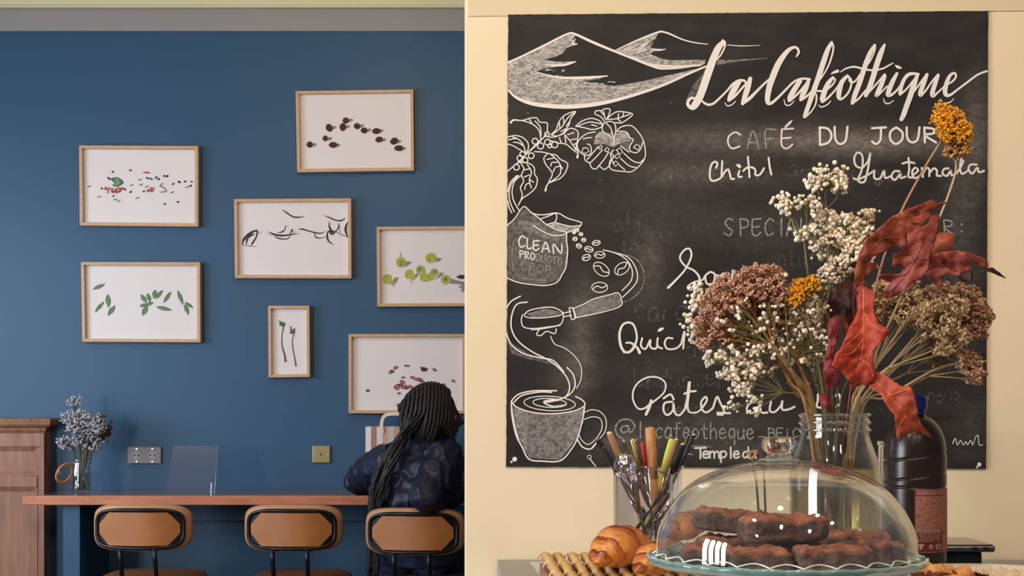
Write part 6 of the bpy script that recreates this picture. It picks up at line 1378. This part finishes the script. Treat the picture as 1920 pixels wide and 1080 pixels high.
head('dried_yarrow', 'brown dried yarrow at the right edge, overlapping the board border', (1690, 680, 2.24), [(1835, 590, 24, 30, 0), (1810, 560, 34, 22, 0), (1848, 595, 14, 20, 0), (1800, 595, 30, 24, 0), (1775, 545, 40, 16, 0), (1822, 625, 26, 14, 0)], 2300, .0022, [(1600, 784, 2.22)], m_brnh, m_stb, stem_r=.0022, **rt)
head('dried_yarrow', 'lower right brown dried yarrow hanging beside the bottle cap', (1740, 705, 2.22), [(1820, 685, 24, 20, 0), (1828, 705, 14, 18, 0), (1805, 670, 24, 10, 0)], 640, .0022, [(1600, 785, 2.21), (1665, 745, 2.22)], m_brnh, m_stb, stem_r=.0019, **rt)
head('dried_yarrow', 'small sparse brown dried yarrow under the broad tan head', (1700, 700, 2.25), [(1748, 665, 22, 16, 0), (1735, 640, 16, 14, 0), (1752, 690, 12, 8, 0)], 280, .0020, [(1603, 784, 2.24)], m_olive, m_stb, stem_r=.0016, dY=.02, clump=5)

# extra bare stems fanning out of the jar, each a stem of its own
for i, (pts, r, m_, lb) in enumerate((([(1515, 782), (1480, 715), (1450, 655), (1405, 610)], .0028, m_stt, 'straw coloured bare stem leaning furthest left out of the jar'),
    ([(1530, 780), (1505, 700), (1482, 640)], .0034, m_stt, 'thick straw coloured bare stem with a knot, left side of the jar'),
    ([(1600, 782), (1640, 690), (1700, 600)], .0030, m_stb, 'thick beige bare stem leaning right behind the red leaf'),
    ([(1612, 782), (1680, 735), (1760, 690), (1815, 680)], .0020, m_stb, 'thin beige bare stem reaching lowest to the right'),
    ([(1608, 780), (1660, 710), (1740, 640)], .0018, m_stb, 'thin beige stem in the right-hand fan'),
    ([(1572, 782), (1590, 700), (1560, 640), (1545, 600)], .0014, m_stg, 'thin green-grey stem in the middle of the bouquet'),
    ([(1548, 782), (1535, 690), (1530, 610)], .0014, m_stg, 'thin green-grey stem left of the red leaf'))):
    b = base(); t = thing('dried_twig', b, lb, 'twig', GR); Ys = 2.18+.012*i
    w3 = [tuple(b)]+[tuple(P(x, y, Ys)) for x, y in pts]; sp = spline(w3, 6)
    mb = MB(); mb.tube([Vector(p) for p in sp], [r*(1.1-.4*k/len(sp)) for k in range(len(sp))], 8); mb.build('stem', m_, t, smooth=True)
    mb = MB(); q = Vector(sp[-1]); 
    for k in range(4): mb.tube([Vector(sp[-4]), q.lerp(Vector(sp[-4]), .3)+Vector((rf.uniform(-.006, .006), 0, 0)), q+Vector((rf.uniform(-.02, .02), rf.uniform(-.015, .015), rf.uniform(-.004, .022)))], r*.3, 4)
    mb.ball(Vector(sp[len(sp)//2]), r*1.5, 1); mb.build('side_twig', m_, t, smooth=True)

# ------------------------------------------------------------------ red maple leaves
def leafmat(name, c1, c2):
    m = mat(name, lin(c1), .55, col2=lin(c2), noise_amt=.2, nscale=22, bump=.35, bscale=120)
    return m
ML = {'bright': leafmat('leaf_bright_red', (180, 62, 38), (142, 44, 32)), 'orange': leafmat('leaf_orange_red', (180, 78, 48), (136, 50, 34)), 'rust': leafmat('leaf_rust', (172, 88, 62), (122, 52, 40)),
      'rose': leafmat('leaf_rose_red', (160, 78, 66), (122, 50, 44)), 'dark': leafmat('leaf_dark_maroon', (72, 26, 28), (44, 14, 18)), 'wine': leafmat('leaf_wine_red', (144, 50, 50), (104, 32, 36))}
m_vein = mat('leaf_vein', lin((206, 120, 84)), .5); m_veind = mat('leaf_vein_dark', lin((110, 44, 40)), .5)
branch = thing('maple_branch', base(), 'branch of curled dried red maple leaves in the big jar', 'branch')
def maple(outl, Y, m, lb, fold=None, amp=.010, tilt=(0, 0), k=(0, 0, 1), seed=0, veins=(), curl=.02, vm=None):
    x0, y0, s = k; O = [(x0+p[0]/s, y0+p[1]/s) for p in outl]; rg = random.Random(seed)
    D = []
    for i in range(len(O)):      # resample with a slightly toothed edge
        a, b = O[i], O[(i+1) % len(O)]; n = max(1, int(math.hypot(a[0]-b[0], a[1]-b[1])/5))
        for j in range(n):
            t = j/n; D.append((a[0]+(b[0]-a[0])*t+(rg.uniform(-.8, .8) if j else 0), a[1]+(b[1]-a[1])*t+(rg.uniform(-.8, .8) if j else 0)))
    xs = [p[0] for p in D]; ys = [p[1] for p in D]; cx, cy = sum(xs)/len(xs), sum(ys)/len(ys); N = len(D)
    pts = [Vector(p) for p in D]; st = 5.0; y = min(ys)
    while y < max(ys):
        x = min(xs)
        while x < max(xs):
            q = (x+rg.uniform(-1, 1), y+rg.uniform(-1, 1)); ins = False
            for i in range(N):
                a, b = D[i], D[i-1]
                if (a[1] > q[1]) != (b[1] > q[1]) and q[0] < (b[0]-a[0])*(q[1]-a[1])/(b[1]-a[1])+a[0]: ins = not ins
            if ins and min((a[0]-q[0])**2+(a[1]-q[1])**2 for a in D) > 5: pts.append(Vector(q))
            x += st
        y += st
    vo, eo, fo = geometry.delaunay_2d_cdt(pts, [(i, (i+1) % N) for i in range(N)], [list(range(N))], 1, 1e-4)[:3]
    fp = fold and [(x0+p[0]/s, y0+p[1]/s) for p in fold]
    sc_ = max(max(xs)-min(xs), max(ys)-min(ys))/2
    def depth(x, y):
        u, v = (x-cx)/sc_, (y-cy)/sc_; d = tilt[0]*u+tilt[1]*v+curl*(u*u+v*v)
        if fp:
            (ax_, ay_), (bx_, by_) = fp; l = math.hypot(bx_-ax_, by_-ay_); dd = abs((x-ax_)*(by_-ay_)-(y-ay_)*(bx_-ax_))/l/sc_; d -= .030*dd
        d += amp*noise.noise(Vector((x/26, y/26, seed*3.3)))+amp*.5*noise.noise(Vector((x/11, y/11, seed+7)))
        return Y+d
    mb = MB(); mb.v = [P(v.x, v.y, depth(v.x, v.y)) for v in vo]; mb.f = [list(f) for f in fo]; mb.m = [0]*len(fo)
    o = mb.build('leaf', m, branch, smooth=True, solid=.0006, label=lb)
    if veins:
        mv = MB()
        for vv in veins:
            q = spline([(x0+p[0]/s, y0+p[1]/s) for p in vv], 6); mv.tube([P(x, y, depth(x, y)-.0005) for x, y in q], [.0009-.0005*i/len(q) for i in range(len(q))], 5)
        mv.build('vein', vm or m_vein, o, smooth=True)
    return o
k8 = (1540, 360, 3.375); k3 = (1480, 560, 3.375)
maple([(190,545),(130,570),(112,640),(55,640),(40,700),(45,760),(60,820),(100,800),(150,705),(175,860),(215,760),(225,690),(205,600)], 2.17, ML['dark'], 'dark maroon curled leaf on the left', k=k8, seed=1, curl=.03)
maple([(150,700),(215,740),(222,700),(240,740),(190,860),(150,930),(140,860)], 2.19, ML['rust'], 'brown-red leaf lobe behind the bright central leaf', k=k8, seed=2)
maple([(800,68),(770,62),(740,72),(700,45),(640,75),(540,110),(440,160),(360,230),(280,310),(240,380),(215,480),(205,600),(225,700),(250,640),(262,560),(330,490),(385,480),(350,455),(300,440),(340,400),(392,385),(440,355),(540,335),(545,270),(620,235),(665,180),(700,150),(690,120),(740,95)], 2.10, ML['rust'], 'long arched rust coloured leaf at the top left', k=k8, seed=3, fold=((230,600),(770,70)), curl=.015,
      veins=[[(225,600),(290,420),(400,290),(560,170),(780,70)],[(290,420),(380,390)],[(400,290),(500,300)],[(520,195),(620,200)]], vm=m_veind)
maple([(752,150),(700,148),(672,200),(600,240),(542,262),(548,330),(490,350),(520,375),(455,390),(445,470),(530,480),(500,518),(370,520),(358,545),(440,572),(400,622),(395,670),(440,672),(500,640),(560,590),(640,540),(680,470),(685,400),(715,320),(742,250),(740,200)], 2.07, ML['rose'], 'broad rose red leaf at the centre top', k=k8, seed=4, fold=((420,660),(740,160)), curl=.02,
      veins=[[(410,660),(540,520),(620,380),(690,250),(748,155)],[(590,440),(560,400),(470,410)],[(620,380),(640,300),(600,250)],[(540,520),(460,535),(370,535)],[(600,420),(670,430)]], vm=m_veind)
maple([(728,262),(785,252),(845,262),(842,310),(830,368),(760,382),(700,395),(690,340),(712,300)], 2.13, ML['rust'], 'curled leaf lobe behind the right leaf', k=k8, seed=5, veins=[[(700,380),(760,320),(840,280)]])
maple([(950,500),(1000,500),(1055,480),(1085,478),(1130,510),(1172,548),(1110,525),(1060,503),(1040,505),(955,505),(958,560),(940,570),(900,565),(860,540),(900,500)], 2.12, ML['dark'], 'dark thin curled tip pointing right', k=k8, seed=6)
maple([(682,402),(760,380),(850,370),(920,380),(1010,410),(1050,430),(1056,475),(1000,470),(960,440),(920,430),(960,462),(940,490),(880,520),(860,530),(790,520),(760,540),(765,590),(735,600),(700,560),(650,515),(672,470)], 2.08, ML['rose'], 'red leaf pointing to the right', k=k8, seed=7, fold=((660,500),(1050,440)), veins=[[(655,510),(760,450),(900,440),(1040,450)],[(760,450),(820,400)],[(780,450),(860,500)]], vm=m_veind)
maple([(250,120),(340,110),(330,160),(300,260),(290,340),(270,420),(325,470),(312,560),(272,550),(232,590),(215,480),(220,380),(245,280)], 2.10, ML['wine'], 'wine red drooping leaf at the left of the bright one', k=k3, seed=8, veins=[[(300,130),(262,300),(250,420),(240,570)]], vm=m_veind)
maple([(195,605),(240,598),(262,640),(272,720),(250,712),(215,690),(190,650)], 2.13, ML['wine'], 'small dark leaf just above the jar mouth', k=k3, seed=9)
maple([(455,-85),(520,-60),(540,0),(530,80),(560,150),(642,207),(600,260),(530,330),(530,400),(548,460),(530,520),(490,555),(460,540),(400,577),(385,525),(330,465),(268,425),(290,350),(322,318),(350,250),(400,150),(432,80),(425,0)], 2.05, ML['bright'], 'bright red leaf in the middle of the bouquet', k=k3, seed=10, fold=((470,-60),(440,540)), curl=.02, amp=.009,
      veins=[[(470,-60),(470,60),(468,200),(462,340),(440,420),(410,560)],[(466,260),(400,340),(320,360)],[(470,90),(540,180),(635,205)],[(450,380),(510,430),(535,500)],[(468,200),(390,270),(335,310)]])
maple([(540,458),(622,490),(700,550),(768,558),(790,600),(808,690),(815,740),(832,790),(905,882),(850,850),(780,842),(720,870),(702,905),(680,892),(668,740),(620,682),(582,610),(500,560),(528,520)], 2.04, ML['orange'], 'orange red leaf curling down in front of the bottle', k=k3, seed=11, fold=((540,500),(840,850)), amp=.008,
      veins=[[(530,510),(620,590),(710,700),(770,780),(880,870)],[(640,610),(700,590),(770,570)],[(700,690),(800,700)],[(740,740),(700,800),(690,880)]])
mb = MB()
for pts in ([(1563, 790, 2.18), (1562, 730, 2.14), (1555, 640, 2.12)], [(1580, 800, 2.19), (1590, 730, 2.15), (1605, 700, 2.08)], [(1588, 800, 2.2), (1600, 700, 2.15), (1615, 600, 2.14), (1640, 560, 2.1), (1665, 545, 2.08)], [(1600, 700, 2.15), (1640, 600, 2.16), (1720, 530, 2.1)], [(1615, 740, 2.1), (1640, 705, 2.05)], [(1610, 640, 2.15), (1600, 560, 2.12), (1620, 500, 2.11)]):
    w3 = ([tuple(branch.location)] if pts[0][1] > 780 else [])+[tuple(P(*q)) for q in pts]; sp = spline(w3, 6) if len(w3) > 2 else w3
    mb.tube([Vector(p) for p in sp], [.0019-.0009*i/len(sp) for i in range(len(sp))], 7)
mb.build('stem', m_str, branch, smooth=True)
